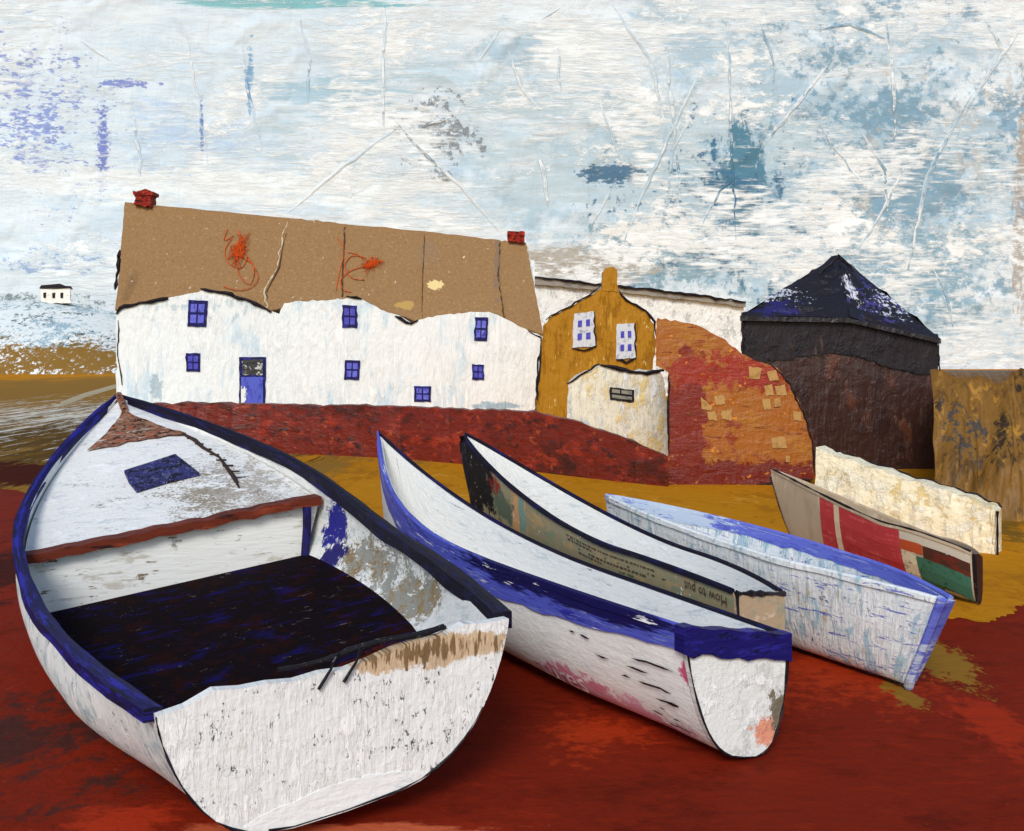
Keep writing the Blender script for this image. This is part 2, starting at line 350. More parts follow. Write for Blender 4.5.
def window(parent, q, D, nx=2, ny=2, pane=None, frame=None, label=None, gap=.09, name='window', edge=.1):
    pane = pane or m_pane; frame = frame or m_frame
    fb = MB(); plate(fb, q, D - .05, .09, 0, 4, .35)
    w = fb.build(name, frame, parent)
    pb = MB()
    for i in range(nx):
        for k in range(ny):
            u0, u1 = edge + (1 - 2 * edge) * i / nx + gap / 2, edge + (1 - 2 * edge) * (i + 1) / nx - gap / 2
            v0, v1 = edge + (1 - 2 * edge) * k / ny + gap / 2, edge + (1 - 2 * edge) * (k + 1) / ny - gap / 2
            quad(pb, [lerp4(q, u0, v0), lerp4(q, u1, v0), lerp4(q, u1, v1), lerp4(q, u0, v1)], D - .07, .03)
    p = pb.build('pane', pane, w, loc=parent.location); 
    if label: w['label'] = label
    return w
def box4(x0, y0, x1, y1, sk=0): return [(x0 + sk, y0), (x1 + sk, y0 + .5), (x1, y1), (x0, y1 - .5)]

# ================================================================== LONG WHITE HOUSE
D0 = 44.0; K0 = D0 / F
HO = at(330, 415, D0); HO.z = 0
def RW(px, py, rx, ry, D=D0, o=HO): p = at(px, py, D) - o; return ('xz', p.x, p.z, rx * D / F, ry * D / F)
house = thing('white_house', 'long whitewashed two storey house with brown roof, blue windows and blue door', 'house', HO)
m_wash = paint('whitewash', C(237, 239, 236), [
    dict(c=C(196, 216, 226), s=(40, 9, 60), g=(7, 9, 40), lo=.5, hi=.64, h=.1),
    dict(c=C(228, 226, 214), s=(50, 9, 50), g=(10, 9, 30), lo=.6, hi=.68, h=.1),
    dict(c=C(244, 245, 241), s=(24, 9, 60), g=(5, 9, 40), lo=.52, hi=.6, h=.9),
    dict(c=C(110, 150, 170), s=(16, 9, 12), g=(4, 9, 5), w=.55, lo=.52, hi=.58, r=RW(157, 388, 8, 16), rw=.25, a=.55),
    dict(c=C(120, 160, 178), s=(30, 9, 12), g=(6, 9, 5), w=.55, lo=.52, hi=.58, r=RW(500, 406, 26, 5), rw=.25, a=.7),
    dict(c=C(150, 178, 190), s=(30, 9, 12), g=(4, 9, 12), w=.55, lo=.54, hi=.62, r=RW(200, 306, 90, 16), rw=.1, a=.5),
], k=K0, bump=((10, 9, 50), (26, 9, 30), (4, 9, 9)), bs=.75, bd=5, rough=.5)
wall = [(116, 420), (116, 312), (119, 309), (140, 304), (165, 299), (190, 293), (206, 290), (225, 294), (250, 302), (270, 311), (279, 314), (284, 303), (300, 301), (330, 300), (346, 298),
        (362, 299), (380, 309), (400, 316), (411, 323), (428, 317), (450, 314), (475, 312), (493, 313), (510, 321), (528, 331), (541, 336), (539, 360), (535, 404), (533, 420)]
mb = MB(); plate(mb, wall, D0, .35, 0, 4, .5)
bx = lambda x, y, z: Vector((x, y, z))
lx, rx_ = at(117, 400, D0).x, at(537, 400, D0).x
zl, zr = at(117, 318, D0).z, at(537, 338, D0).z; rzl, rzr = at(124, 206, D0 + 2.6).z, at(527, 246, D0 + 2.6).z
for x, ze, zr2 in ((lx + .05, zl, rzl), (rx_ - .35, zr, rzr)):      # gable ends
    mb.slab([bx(x, D0 + .36, 0), bx(x, D0 + .36, ze - .5), bx(x, D0 + 2.6, zr2 - .6), bx(x, D0 + 5.0, ze - .5), bx(x, D0 + 5.2, 0)], (.3, 0, 0))
mb.slab([bx(lx + .4, D0 + 4.9, 0), bx(rx_ - .4, D0 + 4.9, 0), bx(rx_ - .4, D0 + 4.9, zr), bx(lx + .4, D0 + 4.9, zl)], (0, .28, 0))
mb.build('wall', m_wash, house)
m_roof = paint('brown_card_roof', C(146, 114, 77), [
    dict(c=C(138, 106, 70), s=(3, 3, 3), lo=.5, hi=.64, h=.1), dict(c=C(158, 126, 88), s=(2.4, 2.4, 2.4), lo=.54, hi=.64, h=.1),
    dict(c=C(118, 106, 96), s=(14, 9, 60), g=(5, 9, 20), lo=.52, hi=.58, r=RW(497, 265, 4, 40, 45.5), rw=.25, a=.6),
    dict(c=C(128, 118, 104), s=(30, 9, 40), g=(8, 9, 20), lo=.52, hi=.62, r=RW(425, 250, 20, 20, 45.5), rw=.2, a=.25),
    dict(c=C(224, 200, 140), s=(10, 9, 10), g=(3, 9, 3), lo=.5, hi=.56, r=RW(434, 284, 8, 6, 44.6), rw=.35),
    dict(c=C(196, 164, 90), s=(10, 9, 10), g=(3, 9, 2), lo=.5, hi=.56, r=RW(404, 305, 10, 5, 44.5), rw=.3, a=.6),
    dict(c=C(220, 212, 196), s=(6, 9, 6), g=(2, 9, 2), lo=.62, hi=.66),
], k=K0, bump=((3, 3, 3), (40, 9, 40)), bs=.4, bd=2, rough=.85, spec=.1)
ridge = lambda x: 203 + (x - 125) * .096
def DR(x, y): return D0 + .25 + 2.35 * min(1, max(-.15, (330 - y) / (330 - ridge(x))))
seams = [[(125, 202), (128, 201), (118, 300), (114, 310)], [(289, 218), (282, 240), (277, 268), (264, 292), (268, 312)], [(345, 224), (343, 262), (342, 300)], [(425, 231), (423, 270), (422, 322)], [(500, 240), (498, 275), (505, 325)], [(526, 243), (532, 275), (543, 334)]]
mb = MB()
def seam_at(s, t):                                       # point at fraction t down a seam
    q = t * (len(s) - 1); i = min(int(q), len(s) - 2); f = q - i
    return (s[i][0] + (s[i + 1][0] - s[i][0]) * f, s[i][1] + (s[i + 1][1] - s[i][1]) * f)
seams[0] = [(125, 202), (121, 250), (116, 309)]
for i in range(5):
    a, b = seams[i], seams[i + 1]
    L = [seam_at(a, t / 16) for t in range(17)]; R = [seam_at(b, t / 16) for t in range(17)]
    jl = [random.gauss(0, .45) if i else random.gauss(0, .3) for _ in L]
    L = [(p[0] + q - .3, p[1]) for p, q in zip(L, jl)]; R = [(p[0] + random.gauss(0, .3) + .2, p[1]) for p in R]
    top = [(L[0][0] + (R[0][0] - L[0][0]) * t / 10, L[0][1] + (R[0][1] - L[0][1]) * t / 10 + random.gauss(0, .5)) for t in range(1, 10)]
    bot = [(R[-1][0] + (L[-1][0] - R[-1][0]) * t / 10, R[-1][1] + (L[-1][1] - R[-1][1]) * t / 10 + random.gauss(0, .8)) for t in range(1, 10)]
    loop = L[::-1] + top + R + bot
    dz = (.0, .05, .02, .06, .01)[i]
    mb.slab([at(x, y, DR(x, y) - dz) for x, y in loop], (0, .09, -.09))
mb.slab([bx(lx, D0 + 2.75, rzl - .02), bx(rx_ - .55, D0 + 2.75, rzr - .02), bx(rx_ - .55, D0 + 5.6, zr - .25), bx(lx, D0 + 5.6, zl - .25)], (0, .05, -.12))
def crack(i, r, mi, j):
    P = [seam_at(seams[i], t / 22) for t in range(1, 22)]; P = [(x + random.gauss(0, j), y) for x, y in P]
    mb.tube([at(x, y, DR(x, y) - .06) for x, y in P], r, mi, 5, .6)
crack(1, .03, 1, .8); crack(2, .028, 2, .25); crack(3, .02, 2, .2); crack(4, .03, 2, .3)
mb.tube([p + Vector((.09, -.01, 0)) for p in [at(x, y, DR(x, y) - .06) for x, y in [seam_at(seams[1], t / 12) for t in range(2, 11)]]], .03, 2, 5, .6)
m_torn = paint('torn_card', C(206, 190, 162), [dict(c=C(160, 130, 96), s=(5, 5, 5), lo=.5, hi=.6)], k=K0, bump=((3, 3, 3),))
m_fold = paint('card_fold', C(84, 62, 44), [dict(c=C(140, 108, 72), s=(8, 8, 8), lo=.52, hi=.6)], k=K0, bump=((3, 3, 3),))
roof = mb.build('roof', [m_roof, m_torn, m_fold], house)
m_brick = paint('red_brick', C(132, 34, 24), [dict(c=C(176, 60, 34), s=(4, 4, 3), lo=.52, hi=.6), dict(c=C(60, 20, 18), s=(4, 4, 3), lo=.55, hi=.6)], k=K0, bump=((4, 4, 3),), bs=.9, bd=3)
for q in ([(134, 205), (135, 192), (140, 190), (149, 190), (152, 194), (151, 207)], [(508, 241), (509, 232), (515, 231), (523, 233), (524, 237), (523, 243)]):
    mb = MB(); plate(mb, q, D0 + 2.3, .7, 0, 3, .7)
    q2 = [(min(p[0] for p in q) - 1, q[1][1] + 3), (min(p[0] for p in q) - 1, q[1][1] - 1), (max(p[0] for p in q) + 1, q[1][1] - .5), (max(p[0] for p in q) + 1, q[1][1] + 3.5)]
    plate(mb, q2, D0 + 2.25, .8, 0, 3, .5); mb.build('chimney', m_brick, roof, loc=HO)

strip('eave_trim', house, [(116, 314), (120, 308), (140, 303), (168, 298)], D0 - .05, 1.9); strip('eave_trim', house, [(200, 289), (225, 293), (250, 301), (271, 312)], D0 - .05, 1.9)
strip('eave_trim', house, [(346, 296), (362, 299)], D0 - .05, 1.5); strip('eave_trim', house, [(395, 316), (411, 324), (418, 320)], D0 - .05, 1.6); strip('eave_trim', house, [(120, 250), (115, 290)], D0 + .1, 1.8)
strip('eave_trim', house, [(528, 331), (541, 337), (538, 370), (536, 400)], D0 - .04, 1.0); strip('eave_trim', house, [(118, 320), (118, 360), (122, 385)], D0 - .03, .6)

for q, pn in ((box4(187, 300, 206, 327, 1.5), m_pane), (box4(186, 353, 200, 372), m_pane_d), (box4(342, 305, 357, 328), m_pane_d), (box4(344, 360, 359, 380, 1), m_pane), (box4(474, 317, 487, 341, 1), m_pane), (box4(472, 364, 484, 380), m_pane_d), (box4(414, 386, 431, 402), m_pane)):
    window(house, q, D0, pane=pn)
mb = MB(); plate(mb, [(239, 406), (239, 357), (266, 357), (265, 406)], D0 - .05, .1, 0, 5, .3)
dq = [(241, 403), (241, 377), (263, 377), (263, 403)]
m_door = paint('blue_door', PERI, [dict(c=C(64, 68, 168), s=(8, 8, 20), g=(3, 3, 10), lo=.5, hi=.6), dict(c=WHITE, s=(8, 8, 12), g=(3, 3, 5), lo=.52, hi=.56, r=RW(240, 396, 8, 12), rw=.3)], k=K0, bump=((3, 3, 14),))
mb.v and None
door = mb.build('door', m_frame, house)
mb = MB(); quad(mb, dq[1:3][:1] + [(263, 377), (263, 404), (241, 404)], D0 - .08, .04); mb.build('door_panel', m_door, door, loc=HO)
mb = MB(); plate(mb, [(242, 360), (263, 359.5), (263, 375), (242, 375)], D0 - .075, .03, 0, 4, .3)
m_dglass = paint('door_glass', C(30, 32, 34), [dict(c=C(190, 196, 190), s=(6, 6, 6), g=(2, 2, 2), lo=.53, hi=.57)], k=K0, bump=((3, 3, 3),), rough=.3, spec=.5)
mb.build('glass', m_dglass, door, loc=HO)

# tangles of orange twine lying on the roof
m_twine = paint('orange_twine', C(206, 82, 26), [dict(c=C(150, 60, 24), s=(4, 4, 4), lo=.55, hi=.6)], k=.03, bump=((2, 2, 2),), rough=.8)
def twine(cx, cy, w, h, tails, label):
    mb = MB(); rr = random.Random(int(cx))
    for n in range(17):                                   # the knot
        a = rr.uniform(0, 6.28); P = []
        for q in range(11):
            a += rr.uniform(-1.2, 1.9); r_ = abs(rr.gauss(0, .62))
            x, y = cx + math.cos(a) * w * r_ - (cy and (math.sin(a) * r_ * 3)), cy + math.sin(a) * h * r_
            P.append(at(x, y, DR(x, y) - .1 - rr.uniform(0, .1)))
        mb.tube(P, .013, 0, 5, .2)
    for T in tails:
        pts = []
        for i in range(len(T) - 1):
            p0 = T[max(i - 1, 0)]; p1 = T[i]; p2 = T[i + 1]; p3 = T[min(i + 2, len(T) - 1)]
            for q in range(6):
                t = q / 6; pts.append(tuple(.5 * (2 * p1[c] + (p2[c] - p0[c]) * t + (2 * p0[c] - 5 * p1[c] + 4 * p2[c] - p3[c]) * t * t + (3 * p1[c] - p0[c] - 3 * p2[c] + p3[c]) * t ** 3) for c in (0, 1)))
        mb.tube([at(x, y, DR(x, y) - .085) for x, y in pts], .017, 0, 5, .2)
    o = at(cx, cy, DR(cx, cy))
    tag(mb.build('twine_tangle', m_twine, loc=o), label, 'twine', 'tangles of orange twine on the brown roof')
twine(238, 249, 8, 13, [[(232, 238), (225, 250), (228, 262), (240, 268), (247, 258), (242, 246)], [(240, 256), (252, 264), (258, 278), (250, 288), (236, 290), (222, 286)], [(244, 252), (254, 268), (250, 284), (240, 276), (236, 262)], [(233, 236), (224, 240), (228, 228)]],
      'bigger upright tangle of orange twine with a loop of loose ends on the brown roof')
twine(372, 263, 9, 6, [[(366, 258), (352, 256), (345, 266), (352, 278), (366, 280)], [(370, 266), (352, 270), (341, 280), (344, 290), (352, 292)], [(364, 260), (356, 254), (346, 252)], [(336, 290), (340, 270), (344, 250), (336, 236)]],
      'smaller sideways tangle of orange twine beside a roof seam, trailing threads leftwards')

# ================================================================== WHITE BUILDING BEHIND
DB = 62.0; o = at(640, 400, DB); o.z = 0
wb = thing('white_building', 'low white plastered building with a thin dark roof line behind the yellow house', 'building', o)
m_wb = paint('thick_white_plaster', C(236, 236, 230), [dict(c=C(216, 216, 210), s=(20, 9, 20), g=(5, 9, 12), lo=.53, hi=.6, h=-.6), dict(c=C(190, 182, 166), s=(14, 9, 14), g=(4, 9, 4), lo=.62, hi=.66)], k=DB / F, bump=((12, 9, 26), (5, 9, 9)), bs=1.1, bd=6, rough=.5)
mb = MB(); plate(mb, [(530, 420), (530, 282), (560, 283), (600, 287), (650, 290), (700, 297), (743, 305), (744, 352), (744, 420)], DB, 7, 0, 6, .8); mb.build('wall', m_wb, wb)
mb = MB(); plate(mb, [(530, 284), (530, 276), (600, 284), (680, 293), (746, 302), (746, 307), (690, 300), (600, 290)], DB - .3, 7.6, 0, 6, .5)
m_gr = paint('grey_roof', C(150, 142, 130), [dict(c=C(120, 112, 104), s=(20, 9, 6), g=(6, 9, 3), lo=.5, hi=.6)], k=DB / F, bump=((6, 6, 6),))
mb.build('roof', m_gr, wb)
mb = MB(); strip('eave_trim', wb, [(530, 277), (600, 284), (680, 293), (746, 302)], DB - .4, 1.3)

# ================================================================== YELLOW HOUSE
DY = 38.0; KY = DY / F; o = at(597, 420, DY); o.z = 0
yh = thing('yellow_house', 'narrow mustard yellow gabled house with a chimney stub and two white framed windows', 'house', o)
m_yel = paint('mustard_render', C(172, 120, 30), [dict(c=C(150, 100, 24), s=(14, 9, 30), g=(4, 9, 24), lo=.52, hi=.6, h=-.5), dict(c=C(194, 142, 50), s=(12, 9, 30), g=(3, 9, 24), lo=.55, hi=.6, h=.9), dict(c=C(226, 196, 120), s=(10, 9, 20), g=(2.5, 9, 14), lo=.6, hi=.63)], k=KY, bump=((5, 9, 40), (10, 9, 14)), bs=1, bd=5, rough=.42)
yo = [(537, 425), (537, 404), (541, 350), (543, 326), (549, 318), (568, 308), (582, 300), (596, 292), (602, 288), (617, 290), (624, 298), (636, 306), (648, 312), (654, 324), (656, 345), (653, 366), (655, 425)]
mb = MB(); plate(mb, yo, DY, 6, 0, 4, .6, lean=.06); ywall = mb.build('wall', m_yel, yh)
mb = MB(); plate(mb, [(602, 291), (603, 272), (606, 268), (613, 267), (617, 270), (618, 292)], DY - .03, .5, 0, 4, .5); mb.build('chimney', m_yel, yh)
mb = MB(); strip('eave_trim', yh, [(602, 285), (590, 295), (566, 308), (546, 320)], DY - .05, 1.0); strip('eave_trim', yh, [(619, 290), (626, 300), (646, 311), (655, 322), (656, 336)], DY - .05, 1.2); strip('eave_trim', yh, [(537, 400), (541, 345)], DY - .05, .9)

m_wf = paint('white_frame', C(208, 209, 212), [dict(c=C(160, 164, 184), s=(6, 6, 10), g=(2, 2, 4), lo=.53, hi=.6)], k=KY, bump=((3, 3, 8),), bs=.9, bd=3)
for q, b in (([(574, 314), (594, 311), (596, 346), (572, 348)], [(577, 316), (592, 313), (594, 343), (573, 347)]), ([(617, 324), (635, 323), (636, 358), (616, 359)], [(619, 327), (633, 325), (635, 354), (617, 358)])):
    w = window(yh, q, DY, 2, 2, m_pane_d, m_wf, gap=.19, edge=.12)
    mb = MB(); line(mb, [q[3], ((q[3][0] + q[2][0]) / 2, q[2][1] + 5), q[2]], DY - .06, 1.2); line(mb, [q[2], q[1]], DY - .06, .8); mb.build('sill', ink, w, loc=o)

# ================================================================== QUAY WALL
qx = [(150, 452, 404), (190, 452, 403), (260, 453, 404), (320, 455, 405), (400, 459, 407), (470, 465, 410), (535, 472, 412), (575, 477, 421), (620, 482, 437), (668, 487, 456)]
m_quay = paint('red_quay', C(112, 30, 15), [dict(c=C(76, 24, 15), s=(40, 40, 20), g=(16, 16, 8), lo=.5, hi=.6), dict(c=C(150, 46, 22), s=(36, 36, 16), g=(14, 14, 6), lo=.51, hi=.6), dict(c=C(160, 70, 34), s=(20, 20, 10), g=(6, 6, 4), lo=.585, hi=.62), dict(c=C(60, 22, 16), s=(24, 24, 14), g=(8, 8, 4), lo=.56, hi=.61)], k=.023, bump=((24, 24, 8), (9, 9, 5)), bs=.8, bd=3, rough=.42, spec=.4)
mb = MB(); ft, fb_, bt, bb = [], [], [], []
seg = []
for (a, b) in zip(qx, qx[1:]):
    n = max(2, int((b[0] - a[0]) / 7))
    for q in range(n): t = q / n; seg.append([a[c] + (b[c] - a[c]) * t for c in range(3)])
seg.append(list(qx[-1])); rows = []
for x, yb, yt in seg:
    p = on(x, yb); t = at(x, yt + random.gauss(0, .7), p.y); m = p.lerp(t, .5) + Vector((0, -.02 + random.gauss(0, .02), 0))
    rows.append([p, m, t, t + Vector((0, .55, 0)), p + Vector((0, .55, 0))])
mb.grid(rows)
quay = tag(mb.build('quay_wall', m_quay, loc=on(400, 459)), 'low dark red quay wall running below the white house towards the rust shed', 'wall')

# cream outhouse
DC = 25.5; o = at(620, 440, DC); o.z = 0
co_ = thing('cream_outhouse', 'small cream plastered outhouse with one grey hatch in front of the yellow house', 'outhouse', o)
m_cream = paint('cream_plaster', C(238, 230, 206), [dict(c=C(232, 206, 142), s=(20, 9, 24), g=(6, 9, 14), lo=.5, hi=.6), dict(c=C(244, 244, 242), s=(18, 9, 40), g=(4, 9, 20), lo=.52, hi=.58, h=.9), dict(c=C(198, 210, 216), s=(14, 9, 30), g=(4, 9, 16), lo=.57, hi=.62)], k=DC / F, bump=((6, 9, 30), (14, 9, 14)), bs=1, bd=5, rough=.5)
mb = MB(); plate(mb, [(567, 470), (567, 415), (568, 384), (575, 378), (590, 372), (601, 365), (620, 369), (640, 372), (660, 371), (664, 380), (668, 420), (669, 470)], DC, 2.4, 0, 4, .6, lean=.06); mb.build('wall', m_cream, co_)
mb = MB(); strip('roof_edge', co_, [(567, 384), (580, 375), (600, 364)], DC - .03, 1.0); strip('roof_edge', co_, [(600, 365), (625, 370), (646, 373), (664, 370)], DC - .03, 2.0)
mb = MB(); plate(mb, [(610, 387), (634, 390), (634, 402), (610, 400)], DC - .03, .05, 0, 4, .5); h_ = mb.build('hatch', ink, co_)
m_hatch = paint('grey_slats', C(150, 146, 130), [dict(c=C(110, 108, 100), s=(10, 10, 3), lo=.5, hi=.6)], k=DC / F, bump=((8, 8, 2),))
mb = MB()
for q in ([(612, 389), (620, 390), (620, 393.5), (612, 392.5)], [(621.5, 390), (632, 391), (632, 395), (621.5, 393.5)], [(612, 394.5), (632, 397), (632, 400), (612, 398)]): quad(mb, q, DC - .05, .03)
mb.build('slat', m_hatch, h_, loc=o)

# ================================================================== RUST SHED
DT = 21.2; KT = DT / F; o = at(740, 487, DT); o.z = 0
def RT(px, py, rx, ry): p = at(px, py, DT) - o; return ('xz', p.x, p.z, rx * KT, ry * KT)
rs = thing('rust_shed', 'rust orange round shouldered shed with pale stone blocks set in its wall', 'shed', o)
m_rust = paint('rust_paint', C(160, 92, 26), [
    dict(c=C(168, 108, 30), s=(40, 9, 20), g=(20, 9, 5), lo=.5, hi=.6), dict(c=C(140, 56, 22), s=(30, 9, 30), g=(10, 9, 8), lo=.55, hi=.64),
    dict(c=C(122, 34, 17), s=(20, 9, 60), g=(16, 9, 9), lo=.47, hi=.58, r=RT(682, 430, 26, 80), rw=.3),
    dict(c=C(112, 30, 16), s=(24, 9, 24), g=(9, 9, 9), lo=.47, hi=.57, r=RT(740, 478, 110, 18), rw=.3),
    dict(c=C(150, 42, 20), s=(30, 9, 26), g=(6, 9, 12), lo=.52, hi=.58, r=RT(735, 372, 80, 20), rw=.2),
    dict(c=C(120, 50, 22), s=(40, 9, 8), g=(14, 9, 3), lo=.58, hi=.63),
    dict(c=C(212, 130, 46), s=(16, 9, 10), g=(6, 9, 4), lo=.59, hi=.63)], k=KT, bump=((18, 9, 10), (6, 9, 20)), bs=.9, bd=4, rough=.42, spec=.4)
ro = [(668, 489), (668, 440), (668, 372), (656, 366), (656, 330), (657, 318), (675, 320), (700, 326), (722, 338), (742, 354), (760, 362), (778, 368), (790, 385), (803, 412), (811, 440), (815, 478), (790, 482), (740, 487)]
mb = MB(); plate(mb, ro, DT, 3.4, 0, 4, .6, lean=.16); mb.build('wall', m_rust, rs)
m_stone = paint('pale_stone', C(182, 142, 86), [dict(c=C(160, 120, 66), s=(8, 8, 8), g=(3, 3, 3), lo=.5, hi=.6)], k=KT, bump=((5, 5, 5),), rough=.7)
for q in ([(701, 397), (713, 408), (710, 411), (702, 409)], [(714, 396), (724, 394), (725, 404), (716, 405)], [(707, 412), (715, 411), (717, 421), (709, 420)], [(721, 411), (732, 409), (731, 421), (722, 419)],
          [(749, 366), (762, 368), (760, 379), (749, 378)], [(767, 372), (776, 370), (779, 380), (770, 381)], [(764, 386), (772, 384), (774, 395), (766, 396)], [(775, 386), (785, 384), (787, 395), (777, 395)], [(762, 399), (770, 399), (771, 409), (764, 410)], [(774, 399), (780, 398), (781, 406), (775, 407)],
          [(793, 411), (801, 412), (801, 421), (794, 420)], [(771, 438), (785, 437), (787, 448), (773, 448)], [(786, 456), (790, 456), (790, 462), (786, 462)]):
    mb = MB(); plate(mb, q, DT - .02, .06, 0, 4, .4); mb.build('stone_block', m_stone, rs)
mb = MB(); strip('edge_trim', rs, [(669, 374), (668, 400), (669, 452)], DT - .03, 1.0); strip('edge_trim', rs, [(770, 363), (790, 384), (803, 412), (812, 440), (815, 474)], DT - .02, .8); strip('edge_trim', rs, [(668, 488), (700, 488), (740, 487), (780, 483), (814, 479)], DT - .03, 1.0)


# ================================================================== BLACK SHED
DK = 24.0; KK = DK / F; o = at(850, 470, DK); o.z = 0
def RK(px, py, rx, ry): p = at(px, py, DK) - o; return ('xz', p.x, p.z, rx * KK, ry * KK)
bs_ = thing('black_shed', 'tall black roofed net shed with dark brown boarded walls at the right', 'shed', o)
m_brown = paint('brown_boards', C(56, 31, 24), [dict(c=C(48, 26, 24), s=(40, 9, 60), g=(9, 9, 40), lo=.5, hi=.6), dict(c=C(88, 48, 32), s=(30, 9, 50), g=(8, 9, 30), lo=.54, hi=.62), dict(c=C(72, 32, 24), s=(50, 9, 40), g=(10, 9, 20), lo=.56, hi=.64)], k=KK, bump=((8, 9, 60), (14, 9, 14)), bs=.8, bd=4, rough=.38, spec=.45)
m_tar = paint('black_tar', C(34, 27, 30), [dict(c=C(22, 18, 24), s=(30, 9, 30), g=(8, 9, 16), lo=.5, hi=.6), dict(c=C(70, 50, 44), s=(20, 9, 40), g=(6, 9, 20), lo=.57, hi=.63)], k=KK, bump=((12, 9, 34), (26, 9, 26)), bs=.9, bd=4, rough=.45, spec=.25)
m_troof = paint('tarred_roof', C(28, 23, 28), [dict(c=C(40, 34, 110), s=(18, 9, 10), g=(5, 9, 4), w=.5, lo=.54, hi=.6, r=RK(775, 308, 34, 10), rw=.14, a=.7), dict(c=C(60, 56, 116), s=(14, 9, 14), g=(4, 9, 4), lo=.56, hi=.6, r=RK(895, 300, 44, 30), rw=.08),
    dict(c=C(216, 216, 226), s=(8, 9, 16), g=(2, 9, 7), w=.65, lo=.55, hi=.58, r=RK(862, 286, 8, 18), rw=.12), dict(c=C(210, 212, 220), s=(20, 9, 10), g=(4, 9, 3), w=.6, lo=.58, hi=.61, r=RK(902, 303, 36, 18), rw=.1), dict(c=C(190, 196, 208), s=(20, 9, 8), g=(4, 9, 3), w=.6, lo=.58, hi=.6, r=RK(785, 294, 36, 12), rw=.12)], k=KK, bump=((8, 9, 16), (18, 9, 18)), bs=1, bd=5, rough=.4, spec=.45)
mb = MB(); plate(mb, [(743, 475), (743, 335), (790, 335), (838, 336), (890, 340), (938, 345), (938, 371), (938, 471)], DK, 4.2, 0, 6, .6, lean=.25); mb.build('wall', m_brown, bs_)
mb = MB(); plate(mb, [(742, 322), (742, 312), (800, 313), (850, 314), (938, 334), (938, 376), (915, 374), (885, 366), (858, 356), (835, 353), (812, 355), (785, 360), (760, 362), (743, 362)], DK - .05, .12, 0, 4, .7); mb.build('weatherboard', m_tar, bs_)
# pyramid roof whose front slope leans back to the apex
ap = at(838, 255, DK + 2.1); el, er, em = at(740, 316, DK - .2), at(941, 339, DK - .2), at(850, 318, DK - .2)
bl, br_ = el + Vector((1.15, 4.6, 0)), er + Vector((1.15, 4.6, 0))
mb = MB(); n = 14
def fan(a, b):
    rows = []
    for i in range(n + 1):
        t = i / n; rows.append([a.lerp(ap, t) + Vector((0, 0, random.gauss(0, .025))), a.lerp(b, .25).lerp(ap, t) + Vector((0, 0, random.gauss(0, .03))), a.lerp(b, .5).lerp(ap, t) + Vector((0, 0, random.gauss(0, .03))), a.lerp(b, .75).lerp(ap, t) + Vector((0, 0, random.gauss(0, .03))), b.lerp(ap, t)])
    mb.grid(rows)
for a, b in ((el, em), (em, er), (er, br_), (br_, bl), (bl, el)): fan(a, b)
mb.slab([el, em, er, br_, bl], (0, 0, -.1)); mb.build('roof', m_troof, bs_)
mb = MB(); strip('edge_trim', bs_, [(939, 342), (940, 400), (939, 470)], DK - .03, .9); strip('edge_trim', bs_, [(743, 318), (744, 350)], DK - .08, 1.1); strip('edge_trim', bs_, [(812, 281), (838, 257), (852, 268)], DK + 1.4, 1.2)

# ================================================================== FAR COTTAGE
o = at(56, 302, 136); 
fc = thing('far_cottage', 'tiny cream cottage with a dark roof far off on the pale headland', 'cottage', o)
m_fc = paint('far_cream', C(240, 234, 222), [dict(c=C(222, 214, 196), s=(8, 9, 8), lo=.55, hi=.62)], k=.12, bump=((5, 5, 5),))
mb = MB(); plate(mb, [(41, 303), (41, 289), (70, 288), (71, 303)], 136, 3, 0, 5, .4, lean=-.36); mb.build('wall', m_fc, fc)
mb = MB(); plate(mb, [(39, 288), (41, 285), (60, 283.5), (71, 286), (72, 288), (56, 288.5)], 135.8, 3.5, 0, 5, .4, lean=-.36); mb.build('roof', ink, fc)
for x in (44, 53, 61):
    mb = MB(); plate(mb, [(x - .8, 293), (x + 2, 292.5), (x + 1.6, 298), (x - .6, 298)], 135.9, .3, 0, 3, .3); mb.build('window', ink, fc)

# ================================================================== CREAM WALL
m_cw = paint('cream_wall_paint', C(246, 236, 204), [dict(c=C(230, 206, 144), s=(16, 16, 14), g=(5, 5, 5), lo=.53, hi=.6, h=-.5), dict(c=C(240, 234, 212), s=(20, 20, 14), g=(5, 5, 5), lo=.52, hi=.57, h=.9)], k=.017, bump=((9, 9, 9), (24, 24, 14)), bs=.9, bd=5, rough=.5)
ends = [(816, 536, 448), (835, 538, 455), (862, 541, 464), (900, 545, 477), (940, 549, 489), (970, 552, 499), (990, 554, 507), (996, 555, 511)]
mb = MB(); rows = []; rrng = random.Random(5)
for (a, b) in zip(ends, ends[1:]):
    for q in range(5):
        t = q / 5; x, yb, yt = [a[c] + (b[c] - a[c]) * t for c in range(3)]
        p = on(x, yb); tt = at(x, yt + rrng.gauss(0, .8), p.y); d = Vector((.2, .26, 0))
        rows.append([p] + [p.lerp(tt, v / 6) + Vector((rrng.gauss(0, .012), rrng.gauss(0, .012), 0)) for v in range(1, 6)] + [tt, tt + d, p + d])
mb.grid(rows)
mb.add(rows[0], [list(range(len(rows[0])))]); mb.add(rows[-1], [list(range(len(rows[-1])))])
cw = thing('cream_wall', 'low rough cream wall behind the red patched boat', 'wall', on(900, 521))
mb.build('wall_face', m_cw, cw)
mb = MB(); mb.tube([r[-2] + Vector((0, -.01, .01)) for r in rows[3::1]], .010, 0, 5, .8); mb.tube([rows[-1][0].lerp(rows[-1][6], v / 6) + Vector((.02, -.03, 0)) for v in range(7)], .016, 0, 5, .5); mb.build('edge_trim', ink, cw)

